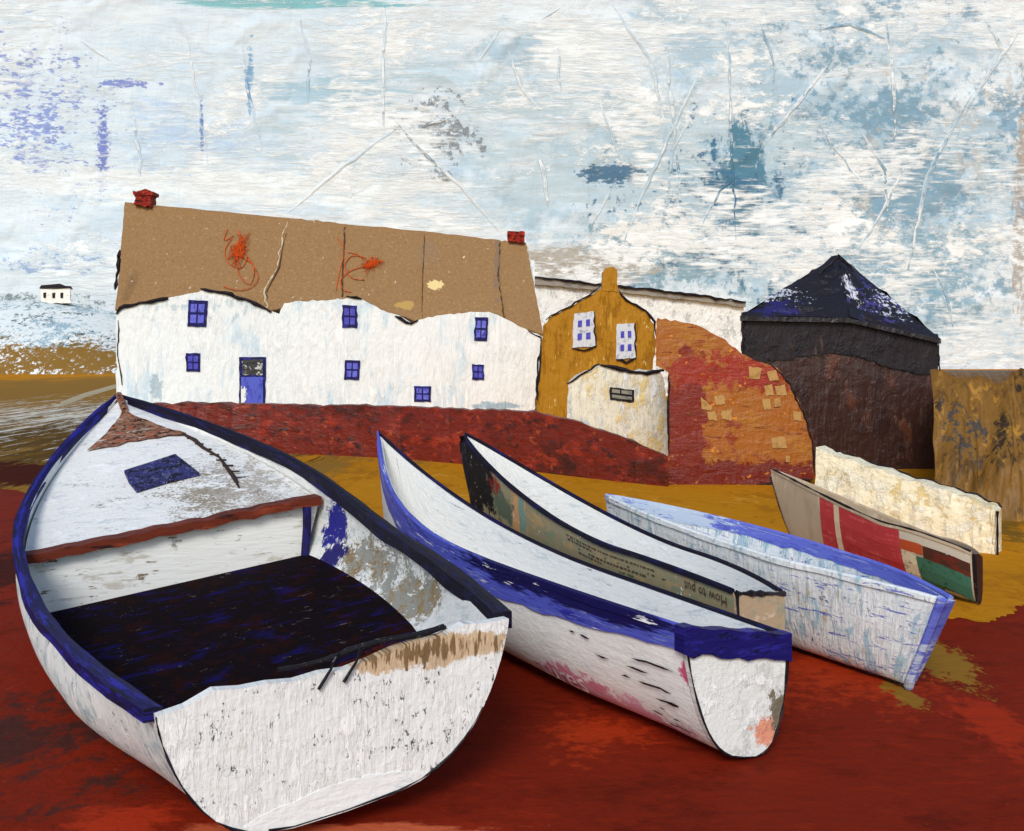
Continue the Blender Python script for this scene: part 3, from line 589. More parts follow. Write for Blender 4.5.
# ================================================================== BOATS
class Boat:
    def __init__(s, name, label, cat, P, keel=.03, a=.75, b=1.1, th=.045, stem=.17, stern_keel=None, am=None, bm=None, bul=0.0):
        s.__dict__.update(P); s.keel = keel; s.a = a; s.b = b; s.bul = bul; s.am = am or a; s.bm = bm or b; s.th = th; s.stem = stem
        s.sk = keel if stern_keel is None else stern_keel
        s.root = thing(name, label, cat, (s.X, s.Y, 0), s.ang)
    def hb(s, t):
        tm = s.tm
        f = (1 - max(0, 1 - t / tm) ** 2) ** s.q if t < tm else 1 - (1 - s.bs) * ((t - tm) / (1 - tm)) ** 2
        return s.B * f
    def zs_(s, t):
        return s.zm + (s.zb - s.zm) * max(0, 1 - t / .7) ** s.ps + (s.zs - s.zm) * max(0, (t - .7) / .3) ** 2
    def zk(s, t):
        return s.keel + (s.zb * .93 - s.keel) * max(0, 1 - t / s.stem) ** 2 + (s.sk - s.keel) * max(0, (t - .5) / .5) ** 2
    def pt(s, t, lat, z, al=0):                          # boat coordinates: x towards the bow, -y to the far side
        return Vector((s.L * (1 - t) + al, -(lat + s.bend * 4 * t * (1 - t)), z + lat * math.sin(s.heel)))
    def S(s, t, th, inset=0.0):                          # th -1 (near gunwale) .. 1 (far gunwale)
        t = min(max(t, 0), 1); ang = th * math.pi / 2
        si, c = math.sin(ang), math.cos(ang); q = min(1, (1 - t) / .22) * min(1, t / .25); q = q * q * (3 - 2 * q)
        u = math.copysign(abs(si) ** (s.a + (s.am - s.a) * q), si); up = 1 - max(c, 0) ** (s.b + (s.bm - s.b) * q)
        hb = max(s.hb(t) * (1 + s.bul * q * math.sin(math.pi * up ** .8)) - inset, .004); zk = s.zk(t) + inset * 1.3; zg = s.zs_(t)
        zk = min(zk, zg - .01)
        return s.pt(t, u * hb, zk + (zg - zk) * up, (t ** 8) * s.rake * (1 - up))
    def nrm(s, t, th):
        e = .004; t = min(max(t, e), 1 - e); th = min(max(th, -1 + e), 1 - e)
        n = (s.S(t + e, th) - s.S(t - e, th)).cross(s.S(t, th + e) - s.S(t, th - e))
        n.normalize(); c = s.pt(t, 0, s.zs_(t) * .8); 
        return n if n.dot(s.S(t, th) - c) > 0 else -n
    def near(s, t, d):                                   # th of the point d metres down the near side
        th = -1.0; p = s.S(t, th); acc = 0
        while acc < d and th < 0:
            th += .012; q = s.S(t, th); acc += (q - p).length; p = q
        return th
    def on(s, t, d, off=.006):
        th = s.near(t, d); return s.S(t, th) + s.nrm(t, th) * off
    def girth(s, t, M=28):
        acc = 0; out = []; p = None
        for j in range(M + 1):
            q = s.S(t, -1 + 2 * j / M)
            if p is not None: acc += (q - p).length
            out.append(acc); p = q
        return out
    def find(s, px, py, side=-1, inset=0.0):
        M = Matrix.Translation(s.root.location) @ Matrix.Rotation(s.ang, 4, 'Z'); best = None
        for i in range(4, 101):
            t = i / 100
            for j in range(0, 50):
                th = side * (1 - j / 50); p = M @ s.S(t, th, inset)
                e = (512 + p.x * F / p.y - px) ** 2 + (HY - (p.z - H) * F / p.y - py) ** 2
                if best is None or e < best[0]: best = (e, t, th)
        _, t, th = best; g = s.girth(t, 50); q = (th + 1) / 2 * 50; i = min(int(q), 49)
        return t, g[i] + (g[i + 1] - g[i]) * (q - i)
    def reg(s, px, py, ru, rv, side=-1, inset=0.0):
        t, d = s.find(px, py, side, inset); return ('xy', s.L * t, d, ru, rv)
    def hull(s, mo, mi_, NI=48, M=28, marks=None, mm=None):
        mb = MB(); T = [(i / NI) ** 1.15 for i in range(NI + 1)]
        ro = [[s.S(t, -1 + 2 * j / M) for j in range(M + 1)] for t in T]
        uo = [[(s.L * t, g) for g in s.girth(t, M)] for t in T]
        mb.grid(ro, 0, uo)
        ri = [[s.S(t, -1 + 2 * j / M, s.th) for j in range(M + 1)] for t in T]
        mb.grid(ri, 1, uo)
        for j in (0, M): mb.grid([[ro[i][j], ri[i][j]] for i in range(NI + 1)], 0)
        mats = [mo, mi_]
        if marks: mats.append(mm or ink); [s.mark(mb, *m, mi=2) for m in marks]
        me = mb.build('hull', mats, s.root, rel=False, smooth=True)
        return me
    def mark(s, mb, t0, t1, d0, d1, w, mi=0):            # a dragged brush mark on the near side
        n = 10; A, B_ = [], []
        for i in range(n + 1):
            f = i / n; ww = w * (.25 + .75 * f) * random.uniform(.4, 1.2); t = t0 + (t1 - t0) * f; d = d0 + (d1 - d0) * f + random.gauss(0, .002)
            A.append(s.on(t, d - ww / 2, .022)); B_.append(s.on(t, d + ww / 2, .022))
        mb.grid([A, B_], mi)
    def rail(s, side, w, h, mat, name='gunwale', t0=0, t1=1.0, out=.5, lift=.02):
        mb = MB(); rows = []; uv = []; n = 60
        for i in range(n + 1):
            t = t0 + (t1 - t0) * i / n; p = s.S(t, side); nx = Vector((0, -side, 0)); ww = w * (1 + .09 * math.sin(t * 23 + side) + .06 * math.sin(t * 57 + 2 * side)) * random.uniform(.97, 1.03); hh = h * (1 + .1 * math.sin(t * 31)) * random.uniform(.97, 1.03)
            if t < .02: nx = nx * .6
            a = p + nx * ww * out; b = p - nx * ww * (1 - out); z = Vector((0, 0, 1))
            rows.append([a + z * lift - z * hh, a + z * lift, p + z * (lift + .012), b + z * lift, b + z * lift - z * hh, a + z * lift - z * hh]); uv.append([(s.L * t, k * w * .5) for k in range(6)])
        mb.grid(rows, 0, uv); mb.add(rows[0][:5], [[0, 1, 2, 3, 4]]); mb.add(rows[-1][:5], [[0, 1, 2, 3, 4]])
        return mb.build(name, mat, s.root, rel=False)
    def strake(s, name, mat, t0, t1, d0, d1, off=.02, n=44, side=-1, jag=.008):
        """a plank laid on the near side between depths d0(t) and d1(t)"""
        mb = MB(); rows = []; uv = []
        for i in range(n + 1):
            t = t0 + (t1 - t0) * i / n; a, b = (d0(t) if callable(d0) else d0), (d1(t) if callable(d1) else d1); b += random.gauss(0, jag)
            P = [s.on(t, a + (b - a) * q / 4, off) for q in range(5)]
            rows.append([s.on(t, a, -.01)] + P + [s.on(t, b, -.01)]); uv.append([(s.L * t, a)] + [(s.L * t, a + (b - a) * q / 4) for q in range(5)] + [(s.L * t, b)])
        mb.grid(rows, 0, uv); return mb.build(name, mat, s.root, rel=False, smooth=False)
    def transom(s, mat, thick=.05, crown=.0, M=28, top=None):
        loop = [s.S(1, -1 + 2 * j / M) - Vector((.004, 0, 0)) for j in range(M + 1)]
        a, b = loop[-1], loop[0]
        n = 14
        for i in range(1, n):
            t = i / n; p = a.lerp(b, t); p.z += crown * math.sin(math.pi * t) + (top(t) if top else random.gauss(0, .006)); loop.append(p)
        mb = MB(); mb.slab(loop, (-thick, 0, 0), 0, [(-p.y, p.z) for p in loop]); s.tl = loop
        return mb.build('transom', mat, s.root, rel=False)
    def text(s, txt, t, d, size, mat, flip=False, name='lettering', parent=None, shear=0):
        cu = bpy.data.curves.new(name, 'FONT'); cu.body = txt; cu.size = size; cu.resolution_u = 3; cu.shear = shear
        tmp = bpy.data.objects.new(name, cu); COL.objects.link(tmp)
        dg = bpy.context.evaluated_depsgraph_get(); me = bpy.data.meshes.new_from_object(tmp.evaluated_get(dg))
        bpy.data.objects.remove(tmp)
        sg = -1 if flip else 1
        for v in me.vertices: v.co = s.on(t + sg * v.co.x / s.L, d - sg * v.co.y, .013)
        me.materials.clear(); me.materials.append(mat)
        ob = bpy.data.objects.new(name, me); COL.objects.link(ob); ob.parent = s.root
        return ob

# boat paints (UV: u along the boat in metres, v around the hull in metres)
def bp(name, base, layers, k, **kw): return paint(name, base, layers, k=k, coord='UV', **kw)
K1 = .0075
m_b1out = bp('white_hull_paint', C(228, 230, 226), [dict(c=C(170, 190, 194), s=(40, 30, 1), g=(6, 26, 1), lo=.5, hi=.6), dict(c=C(240, 241, 238), s=(30, 30, 1), g=(5, 16, 1), lo=.52, hi=.57, h=.8), dict(c=C(60, 64, 66), s=(20, 16, 1), g=(5, 5, 1), w=.55, lo=.6, hi=.63), dict(c=C(150, 96, 70), s=(14, 12, 1), g=(4, 4, 1), lo=.62, hi=.65)], K1, bump=((6, 26, 1), (14, 14, 1)), bs=.8, bd=3)
m_rail_b = bp('blue_black_rail', C(30, 26, 76), [dict(c=C(44, 42, 150), s=(60, 6, 1), g=(30, 2, 1), lo=.5, hi=.57), dict(c=C(24, 22, 34), s=(50, 6, 1), g=(20, 3, 1), lo=.54, hi=.6)], K1, bump=((30, 3, 1),), bs=1, bd=2, rough=.6, spec=.08)
m_rail_n = bp('black_navy_rail', C(26, 23, 38), [dict(c=C(34, 32, 88), s=(50, 6, 1), g=(30, 2, 1), lo=.52, hi=.6), dict(c=C(56, 50, 56), s=(60, 5, 1), g=(30, 2, 1), lo=.57, hi=.62)], K1, bump=((30, 3, 1),), bs=1, bd=2, rough=.6, spec=.08)
m_tr1 = bp('transom_white', C(234, 235, 231), [dict(c=C(214, 210, 196), s=(60, 40, 1), g=(4, 20, 1), lo=.56, hi=.66), dict(c=C(244, 244, 240), s=(20, 40, 1), g=(3, 22, 1), lo=.52, hi=.58, h=.9), dict(c=C(92, 96, 102), s=(30, 16, 1), g=(2.5, 6, 1), w=.65, lo=.585, hi=.61, h=-.2), dict(c=C(196, 160, 110), s=(30, 14, 1), g=(4, 10, 1), lo=.48, hi=.56, r=('xy', .45, .92, .5, .09), rw=.3, a=.8), dict(c=C(130, 104, 72), s=(4, 30, 1), g=(2.5, 20, 1), lo=.55, hi=.59, r=('xy', .45, .92, .45, .08), rw=.16)], K1, bump=((4, 24, 1), (8, 8, 1)), bs=.9, bd=3)

B1 = Boat('rowing_boat', 'biggest open white boat in front, dark blue gunwale, red brown seat and dark hold', 'boat',
          dict(X=-.93, Y=5.996, ang=2.043, L=9.0, B=1.421, bs=.694, zs=.906, zm=.875, zb=2.015, tm=.491, q=1.016, ps=1.638, heel=.138, rake=-.02, bend=.05), th=.05, stern_keel=.12, am=.36, bm=2.1, bul=.12)
m_b1in = bp('white_inner_paint', C(232, 232, 228), [dict(c=C(206, 214, 214), s=(60, 20, 1), g=(30, 5, 1), lo=.5, hi=.6),
    dict(c=C(150, 128, 92), s=(40, 26, 1), g=(14, 5, 1), lo=.5, hi=.56, r=B1.reg(415, 600, .75, .2, 1, .05), rw=.3), dict(c=C(142, 120, 84), s=(40, 26, 1), g=(8, 4, 1), w=.5, lo=.5, hi=.56, r=B1.reg(372, 560, .8, .22, 1, .05), rw=.16),
    dict(c=C(150, 150, 142), s=(30, 30, 1), g=(5, 5, 1), w=.55, lo=.52, hi=.57, r=B1.reg(390, 575, 1.6, .45, 1, .05), rw=.1), dict(c=C(44, 42, 136), s=(30, 20, 1), g=(4, 10, 1), lo=.5, hi=.56, r=B1.reg(338, 525, .34, .3, 1, .05), rw=.3), dict(c=C(40, 36, 104), s=(30, 20, 1), g=(4, 10, 1), lo=.5, hi=.56, r=B1.reg(332, 560, .3, .22, 1, .05), rw=.25),
    dict(c=C(170, 56, 66), s=(12, 10, 1), g=(4, 4, 1), lo=.5, hi=.56, r=B1.reg(385, 613, .16, .07, 1, .05), rw=.3), dict(c=C(240, 241, 238), s=(40, 20, 1), g=(16, 4, 1), lo=.56, hi=.6)], K1, bump=((30, 5, 1), (6, 6, 1)), bs=.7, bd=3)
B1.a, B1.b = .56, 1.5
B1.hull(m_b1out, m_b1in)
B1.rail(-1, .10, .07, m_rail_b); B1.rail(1, .12, .10, m_rail_n)
B1.transom(m_tr1, .07, top=lambda t: random.gauss(0, .012) + .03 * math.sin(t * 9))
def inner(b, t, z):                                       # half width of the inside at height z
    lo, hi = 0.0, 1.0
    for _ in range(24):
        m = (lo + hi) / 2; ang = m * math.pi / 2; q = min(1, (1 - t) / .22) * min(1, t / .25); q = q * q * (3 - 2 * q); up = 1 - math.cos(ang) ** (b.b + (b.bm - b.b) * q); zk = b.zk(t) + b.th * 1.3
        if zk + (b.zs_(t) - zk) * up < z: lo = m
        else: hi = m
    return max(.01, (b.hb(t) * (1 + b.bul * q * math.sin(math.pi * max(up, 0) ** .8)) - b.th) * math.sin(lo * math.pi / 2) ** (b.a + (b.am - b.a) * q) - .004)
TT = .445
m_fl = paint('dark_hold', C(22, 15, 18), [dict(c=C(38, 17, 14), s=(50, 50, 9), g=(20, 10, 9), lo=.5, hi=.6), dict(c=C(26, 22, 80), s=(30, 60, 9), g=(6, 40, 9), lo=.52, hi=.62), dict(c=C(120, 110, 110), s=(30, 30, 9), g=(3, 10, 9), w=.6, lo=.615, hi=.64), dict(c=C(74, 24, 14), s=(60, 60, 9), g=(12, 12, 9), lo=.5, hi=.58, r=('xy', .9, -.75, .6, .35), rw=.16)], k=K1, bump=((10, 30, 9),), bs=.7, bd=2.5, rough=.9, spec=.02)
mb = MB(); zf = .40; rows = []
for i in range(20):
    t = TT + .008 + (.992 - TT - .008) * i / 19; w = inner(B1, t, zf); rows.append([B1.pt(t, w * (-1 + 2 * j / 10), zf) for j in range(11)])
mb.grid(rows); mb.build('floor', m_fl, B1.root, rel=False)
# seat board with its white riser and post
m_seat = paint('red_brown_seat', C(104, 44, 28), [dict(c=C(140, 62, 38), s=(9, 90, 9), g=(3, 40, 9), lo=.52, hi=.6), dict(c=C(52, 24, 20), s=(9, 80, 9), g=(3, 30, 9), lo=.53, hi=.6)], k=K1, bump=((3, 50, 3),), bs=.8, bd=2)
zt = .93; w = B1.hb(TT) - .06; mb = MB(); rows = []
for i in range(25):
    la = -w + 2 * w * i / 24; e = random.gauss(0, .008)
    rows.append([B1.pt(TT, la, zt - .05 + e, -.14), B1.pt(TT, la, zt + .03 + e, -.14), B1.pt(TT, la, zt + .03 + e * .5, .1), B1.pt(TT, la, zt - .05, .1), B1.pt(TT, la, zt - .05 + e, -.14)])
mb.grid(rows); mb.add(rows[0][:4], [[0, 1, 2, 3]]); mb.add(rows[-1][:4], [[0, 1, 2, 3]]); mb.build('seat', m_seat, B1.root, rel=False)
m_riser = paint('riser_white', C(236, 236, 230), [dict(c=C(206, 200, 186), s=(9, 60, 20), g=(3, 30, 5), lo=.54, hi=.6), dict(c=C(130, 116, 96), s=(9, 30, 30), g=(3, 30, 3), lo=.58, hi=.62)], k=K1, bump=((9, 40, 6),), bs=.8, bd=3)
mb = MB(); loop = [B1.pt(TT, la, zt - .05) for la in [-w + 2 * w * i / 12 for i in range(13)]] + [B1.pt(TT, la, zf - .02) for la in [inner(B1, TT, zf) * (1 - 2 * i / 12) for i in range(13)]]
mb.slab(loop, (-.03, 0, 0)); mb.build('bulkhead', m_riser, B1.root, rel=False)
mb = MB(); wl = w - .16; mb.tube([B1.pt(TT, wl, zf, -.1), B1.pt(TT, wl + .02, (zt + zf) / 2, -.1), B1.pt(TT, wl + .02, zt - .05, -.1)], .04, 0, 8, .1)
mb.build('post', paint('navy_post', C(34, 30, 92), [dict(c=C(24, 22, 50), s=(5, 5, 20), lo=.52, hi=.6)], k=K1, bump=((3, 3, 20),)), B1.root, rel=False)
# foredeck
def deck(t, f, up=0):
    w_ = max(B1.hb(t) - B1.th - .004, .006); drop = .03 + .16 * min(1, t / TT) ** .8
    return B1.pt(t, w_ * f, B1.zs_(t) - drop + .04 * (1 - f * f) + up)
m_deck = paint('deck_white', C(234, 234, 230), [dict(c=C(208, 214, 216), s=(30, 60, 9), g=(10, 20, 9), lo=.53, hi=.62), dict(c=C(150, 138, 118), s=(40, 30, 9), g=(4, 4, 9), w=.6, lo=.53, hi=.58, r=('xy', 5.7, -.5, .9, .55), rw=.12), dict(c=C(176, 168, 156), s=(40, 30, 9), g=(4, 5, 9), w=.6, lo=.53, hi=.58, r=('xy', 5.6, -.9, 1.2, .6), rw=.1), dict(c=C(242, 242, 239), s=(30, 30, 9), g=(6, 14, 9), lo=.53, hi=.57, h=.8), dict(c=C(130, 126, 120), s=(60, 60, 9), g=(2, 8, 9), w=.5, lo=.6, hi=.62)], k=K1, bump=((8, 20, 9), (5, 5, 5)), bs=.8, bd=3)
mb = MB(); TD = [.02 + (TT - .022) * i / 26 for i in range(27)]
mb.grid([[deck(t, -1 + 2 * j / 16) for j in range(17)] for t in TD]); mb.build('foredeck', m_deck, B1.root, rel=False, smooth=True)
m_brk = paint('rusty_breasthook', C(150, 108, 84), [dict(c=C(60, 36, 28), s=(12, 20, 9), g=(3, 10, 9), w=.55, lo=.5, hi=.55), dict(c=C(170, 70, 36), s=(14, 30, 9), g=(4, 12, 9), lo=.54, hi=.59), dict(c=C(220, 204, 186), s=(10, 20, 9), g=(3, 8, 9), lo=.56, hi=.6)], k=K1, bump=((4, 10, 4),), bs=1.2, bd=4)
mb = MB(); rows = []
for i in range(15):
    t = .055 + .115 * i / 14; f = min(1, (i + .3) / 13) ** .8 * .74
    rows.append([deck(t + (random.gauss(0, .002) if i == 14 else 0), f * (-1 + 2 * j / 10), .012 + random.uniform(0, .02)) for j in range(11)])
mb.grid(rows); mb.tube([deck(.012, 0, .05), deck(.035, 0, .04), deck(.06, 0, .03)], .05, 0, 6, .3); mb.build('breasthook', m_brk, B1.root, rel=False)
m_hat = paint('blue_deck_hatch', C(52, 52, 104), [dict(c=C(26, 24, 30), s=(16, 16, 9), g=(3, 3, 9), w=.4, lo=.48, hi=.54), dict(c=C(120, 124, 170), s=(8, 8, 9), g=(2, 2, 9), w=.6, lo=.545, hi=.58)], k=K1, bump=((3, 3, 3),), bs=1.1, bd=3)
def patch(px, name, mat, parent, th_=.03, jj=.5):         # a piece laid on the deck, its outline in plan
    mb = MB(); loop = [deck(t, f, .012) for t, f in px]; mb.slab(loop, (0, 0, th_)); return mb.build(name, mat, parent, rel=False)
HT = [(.262, -.26), (.25, .04), (.238, .30), (.27, .33), (.312, .36), (.318, .1), (.330, -.2), (.296, -.24)]
patch(HT, 'deck_hatch', m_hat, B1.root)
mb = MB(); mb.tube([deck(t, f, .012) for t, f in ((.155, .70), (.19, .72), (.22, .68), (.26, .70), (.3, .64), (.34, .6), (.37, .56))], .017, 0, 5, .7)
for q in range(9):
    t = .16 + .022 * q; f = .71 - .6 * (max(0, t - .2) ** 1.2); mb.tube([deck(t, f - .05, .014), deck(t + .004, f + .04, .014)], .008, 0, 5, .4)
mb.build('deck_seam', paint('dark_seam', C(58, 44, 38), [], k=K1, bump=((3, 3, 3),)), B1.root, rel=False)
# outline and lower plank on the stern
def on_tr(b, x, z, off=.078): return Vector((b.rake * 0 - off, -x, z))
mb = MB(); tl = B1.tl[:29]
mb.tube([p + Vector((-.072, 0, 0)) for p in tl[:12]], .006, 0, 5, .9); mb.tube([p + Vector((-.072, 0, .01)) for p in tl[12:22]], .006, 0, 5, .9); mb.build('edge_trim', ink, B1.root, rel=False)
zl_ = lambda la, z: Vector((-.076, -la, z))
mb = MB(); lo_ = []; hi_ = []
arc = [(-p.y, p.z) for p in B1.tl[:29]]
def zlow(la):
    c = [za + (zb - za) * (la - xa) / (xb - xa) for (xa, za), (xb, zb) in zip(arc, arc[1:]) if min(xa, xb) <= la <= max(xa, xb) and abs(xb - xa) > 1e-5]
    return min(c) if c else .3
for i in range(31):
    la = -.55 + 1.0 * i / 30; z0 = zlow(la) + .012
    lo_.append(zl_(la, z0)); hi_.append(zl_(la, z0 + .02 + .13 * math.sin(math.pi * i / 30) ** .7 + random.gauss(0, .003)))
mb.slab(lo_ + hi_[::-1], (-.018, 0, 0), 0, [(-p.y, p.z) for p in lo_ + hi_[::-1]]); mb.build('stern_plank', bp('plank_white', C(238, 239, 236), [dict(c=C(214, 222, 226), s=(60, 20, 1), g=(20, 4, 1), lo=.54, hi=.62)], K1, bump=((20, 5, 1), (7, 7, 1)), bs=.7, bd=3), B1.root, rel=False)
# rope lying along the after edge of the hold
m_rope = paint('black_rope', C(26, 24, 30), [dict(c=C(120, 116, 116), s=(6, 6, 3), g=(2, 2, 2), lo=.58, hi=.62)], k=K1, bump=((2, 2, 2),))
def wb1(v): return B1.root.matrix_basis @ v
B1.root.rotation_euler = (0, 0, B1.ang); bpy.context.view_layer.update()
mb = MB(); M1 = Matrix.Translation(B1.root.location) @ Matrix.Rotation(B1.ang, 4, 'Z')
tz = lambda la: B1.zs_(1) + .03
R = [B1.pt(1, la, B1.zs_(1) + .045 + .012 * math.sin(la * 9), -.02 - .02 * math.sin(la * 5)) for la in [-.35 + i * .06 for i in range(17)]]
mb.tube([M1 @ p for p in R], .013, 0, 6, .2)
mb.tube([M1 @ (p + Vector((.028, 0, .004))) for p in R[6:]], .009, 0, 6, .2)
for la in (-.02, .12):
    mb.tube([M1 @ B1.pt(1, la - .035 * q, B1.zs_(1) + .05 - .045 * max(0, q - 1), -.02 - .04 * min(q, 2)) for q in range(5)], .009, 0, 6, .2)
tag(mb.build('mooring_rope', m_rope, loc=M1 @ R[8]), 'short black rope lying along the stern edge of the biggest boat', 'rope')

# ---- boat 2
K2 = .0075
pink = lambda u, v, a, b, c=C(196, 70, 110): dict(c=c, s=(14, 10, 1), g=(4, 6, 1), lo=.46, hi=.56, r=('xy', u, v, a, b), rw=.3)
B2 = Boat('dinghy', 'white boat with a bright blue band and navy stern board, right of the biggest boat', 'boat',
          dict(X=1.41, Y=7.047, ang=2.041, L=6.58, B=.568, bs=.714, zs=.794, zm=.788, zb=1.623, tm=.537, q=1.017, ps=2.669, heel=-.17, rake=-.064, bend=-.037), a=.66, b=1.3, am=.26, bm=2.6, bul=.12)
m_b2 = bp('chalk_white_hull', C(238, 238, 234), [dict(c=C(218, 224, 226), s=(60, 20, 1), g=(30, 6, 1), lo=.53, hi=.62), dict(c=C(244, 244, 241), s=(40, 14, 1), g=(20, 4, 1), lo=.52, hi=.58), dict(c=C(208, 104, 138), s=(20, 14, 1), g=(5, 6, 1), lo=.44, hi=.58, r=B2.reg(572, 680, .42, .13), rw=.3, a=.85), dict(c=C(222, 170, 192), s=(24, 16, 1), g=(5, 8, 1), lo=.5, hi=.6, r=B2.reg(625, 706, .8, .15), rw=.2),
    dict(c=C(200, 84, 120), s=(14, 10, 1), g=(4, 6, 1), lo=.47, hi=.56, r=B2.reg(684, 675, .06, .07), rw=.3), dict(c=C(210, 120, 150), s=(14, 10, 1), g=(4, 6, 1), lo=.48, hi=.57, r=B2.reg(675, 735, .12, .06), rw=.3)], K2, bump=((30, 6, 1), (8, 8, 1)), bs=.6, bd=2.5)
m_b2in = bp('white_inside', C(238, 238, 234), [dict(c=C(212, 218, 220), s=(60, 16, 1), g=(30, 5, 1), lo=.54, hi=.62), dict(c=C(244, 244, 241), s=(30, 14, 1), g=(14, 4, 1), lo=.52, hi=.58, h=.7), dict(c=C(90, 90, 110), s=(60, 6, 1), g=(20, 2, 1), lo=.62, hi=.65)], K2, bump=((30, 6, 1),), bs=.7, bd=3)
m_bl = bp('cobalt_band', C(84, 92, 190), [dict(c=C(50, 48, 150), s=(80, 10, 1), g=(40, 3, 1), lo=.54, hi=.62), dict(c=C(120, 132, 208), s=(60, 8, 1), g=(40, 2, 1), lo=.54, hi=.6, h=.6), dict(c=C(28, 24, 80), s=(100, 10, 1), g=(40, 3, 1), lo=.5, hi=.58, r=('xy', 5.2, .02, 1.6, .1), rw=.3), dict(c=C(232, 234, 236), s=(60, 8, 1), g=(40, 2, 1), lo=.6, hi=.63)], K2, bump=((40, 3, 1),), bs=.8, bd=2.5, rough=.45)
marks = [(.86, .985, .30, .285, .013), (.84, .96, .37, .36, .009), (.9, .985, .45, .44, .018), (.895, .98, .53, .525, .015), (.93, .985, .6, .59, .008), (.92, .98, .655, .645, .008), (.935, .985, .71, .705, .007), (.80, .86, .25, .27, .006)]
B2.hull(m_b2, m_b2in, marks=marks)
B2.strake('rub_strake', m_bl, .02, .997, .015, lambda t: .11 + .13 * math.sin(math.pi * min(1, max(0, (t - .0) / 1.02))) ** .8, .018)
B2.rail(-1, .05, .05, m_bl); B2.rail(1, .045, .05, m_rail_n)
m_tr2 = bp('transom_chalk', C(226, 227, 222), [dict(c=C(204, 206, 200), s=(30, 30, 1), g=(8, 12, 1), lo=.52, hi=.6), dict(c=C(240, 240, 236), s=(24, 24, 1), g=(10, 10, 1), lo=.53, hi=.58, h=.8), dict(c=C(222, 150, 122), s=(16, 12, 1), g=(5, 5, 1), lo=.48, hi=.57, r=('xy', .22, .16, .16, .1), rw=.3), dict(c=C(120, 110, 92), s=(14, 12, 1), g=(3, 4, 1), lo=.53, hi=.58, r=('xy', .32, .28, .12, .16), rw=.25)], K2, bump=((10, 10, 1), (5, 5, 1)), bs=.8, bd=3)
B2.transom(m_tr2, .05)
tl = B2.tl; mb = MB()
mb.tube([p + Vector((-.052, 0, 0)) for p in tl[2:29]], lambda t: .005 + .010 * max(0, t - .35), 0, 5, .8); mb.build('edge_trim', ink, B2.root, rel=False)
a, b = tl[28], tl[0]; a = a + (a - b) * .01; b = b + (b - a) * .045; top = [a.lerp(b, i / 12) + Vector((.012, 0, .03 + random.gauss(0, .006))) for i in range(13)]
low = [b.lerp(a, i / 12) + Vector((.012, 0, -.15 + random.gauss(0, .01))) for i in range(13)]
mb = MB(); mb.slab(top + low, (-.1, 0, 0), 0, [(-p.y, p.z) for p in top + low])
m_nv = bp('navy_board', C(30, 26, 96), [dict(c=C(44, 40, 140), s=(40, 8, 1), g=(16, 4, 1), lo=.52, hi=.6), dict(c=C(18, 16, 48), s=(30, 8, 1), g=(10, 4, 1), lo=.54, hi=.6)], K2, bump=((16, 6, 1),), bs=1, bd=3, rough=.4)
mb.build('stern_board', m_nv, B2.root, rel=False)
m_lw = paint('pale_letter', C(240, 232, 234), [dict(c=C(222, 160, 184), s=(3, 3, 3), lo=.55, hi=.6)], k=K2, bump=((3, 3, 3),))
t_, d_ = B2.find(541, 664); B2.text('sures', t_, d_ + .07, .27, m_lw, name='lettering', shear=.1)
print('LETTER', t_, d_, B2.find(640, 722), B2.find(690, 740))

# ---- boat 3
B3 = Boat('collage_boat', 'slim black prowed boat with a newsprint covered side between two white boats', 'boat',
          dict(X=1.82, Y=8.173, ang=2.061, L=5.0, B=.4, bs=.572, zs=.798, zm=.844, zb=1.626, tm=.65, q=.721, ps=1.793, heel=-.11, rake=-.045, bend=.195), th=.03)
K3 = .009
m_b3 = bp('newsprint_hull', C(140, 130, 102), [dict(c=C(120, 128, 104), s=(40, 20, 1), g=(14, 8, 1), lo=.5, hi=.6, h=0), dict(c=C(168, 140, 96), s=(40, 20, 1), g=(14, 8, 1), lo=.53, hi=.62, h=0), dict(c=C(186, 140, 96), s=(12, 40, 1), g=(4, 30, 1), lo=.48, hi=.58, r=('xy', 1.55, .2, .2, .3), rw=.3, h=0), dict(c=C(110, 136, 122), s=(10, 40, 1), g=(4, 30, 1), lo=.5, hi=.56, r=('xy', 1.62, .2, .1, .3), rw=.2, h=0),
    dict(c=C(130, 44, 34), s=(14, 14, 1), g=(5, 5, 1), lo=.48, hi=.56, r=('xy', .95, .16, .18, .12), rw=.3), dict(c=C(88, 96, 78), s=(20, 20, 1), g=(7, 7, 1), lo=.5, hi=.58, r=('xy', 1.15, .3, .3, .2), rw=.2), dict(c=C(30, 26, 26), s=(24, 24, 1), g=(8, 8, 1), lo=.46, hi=.54, r=('xy', .3, .2, .6, .5), rw=.4), dict(c=C(226, 220, 206), s=(10, 10, 1), g=(3, 3, 1), lo=.61, hi=.64)], K3, bump=((6, 6, 1), (20, 20, 1)), bs=.35, bd=1.5, rough=.7)
B3.hull(m_b3, m_b2in)
B3.rail(-1, .04, .032, m_rail_n); B3.rail(1, .045, .06, m_rail_n)
m_tr3 = bp('tan_transom', C(178, 154, 124), [dict(c=C(150, 150, 128), s=(20, 20, 1), g=(8, 8, 1), lo=.5, hi=.6), dict(c=C(206, 180, 156), s=(20, 20, 1), g=(8, 8, 1), lo=.54, hi=.62)], K3, bump=((8, 8, 1),))
B3.transom(m_tr3, .04); tl = B3.tl; mb = MB()
mb.tube([p + Vector((-.045, 0, 0)) for p in tl[:10]], .012, 0, 5, .4); mb.tube([tl[28].lerp(tl[0], i / 10) + Vector((-.04, 0, .0)) for i in range(11)], .02, 0, 5, .5); mb.build('edge_trim', ink, B3.root, rel=False)
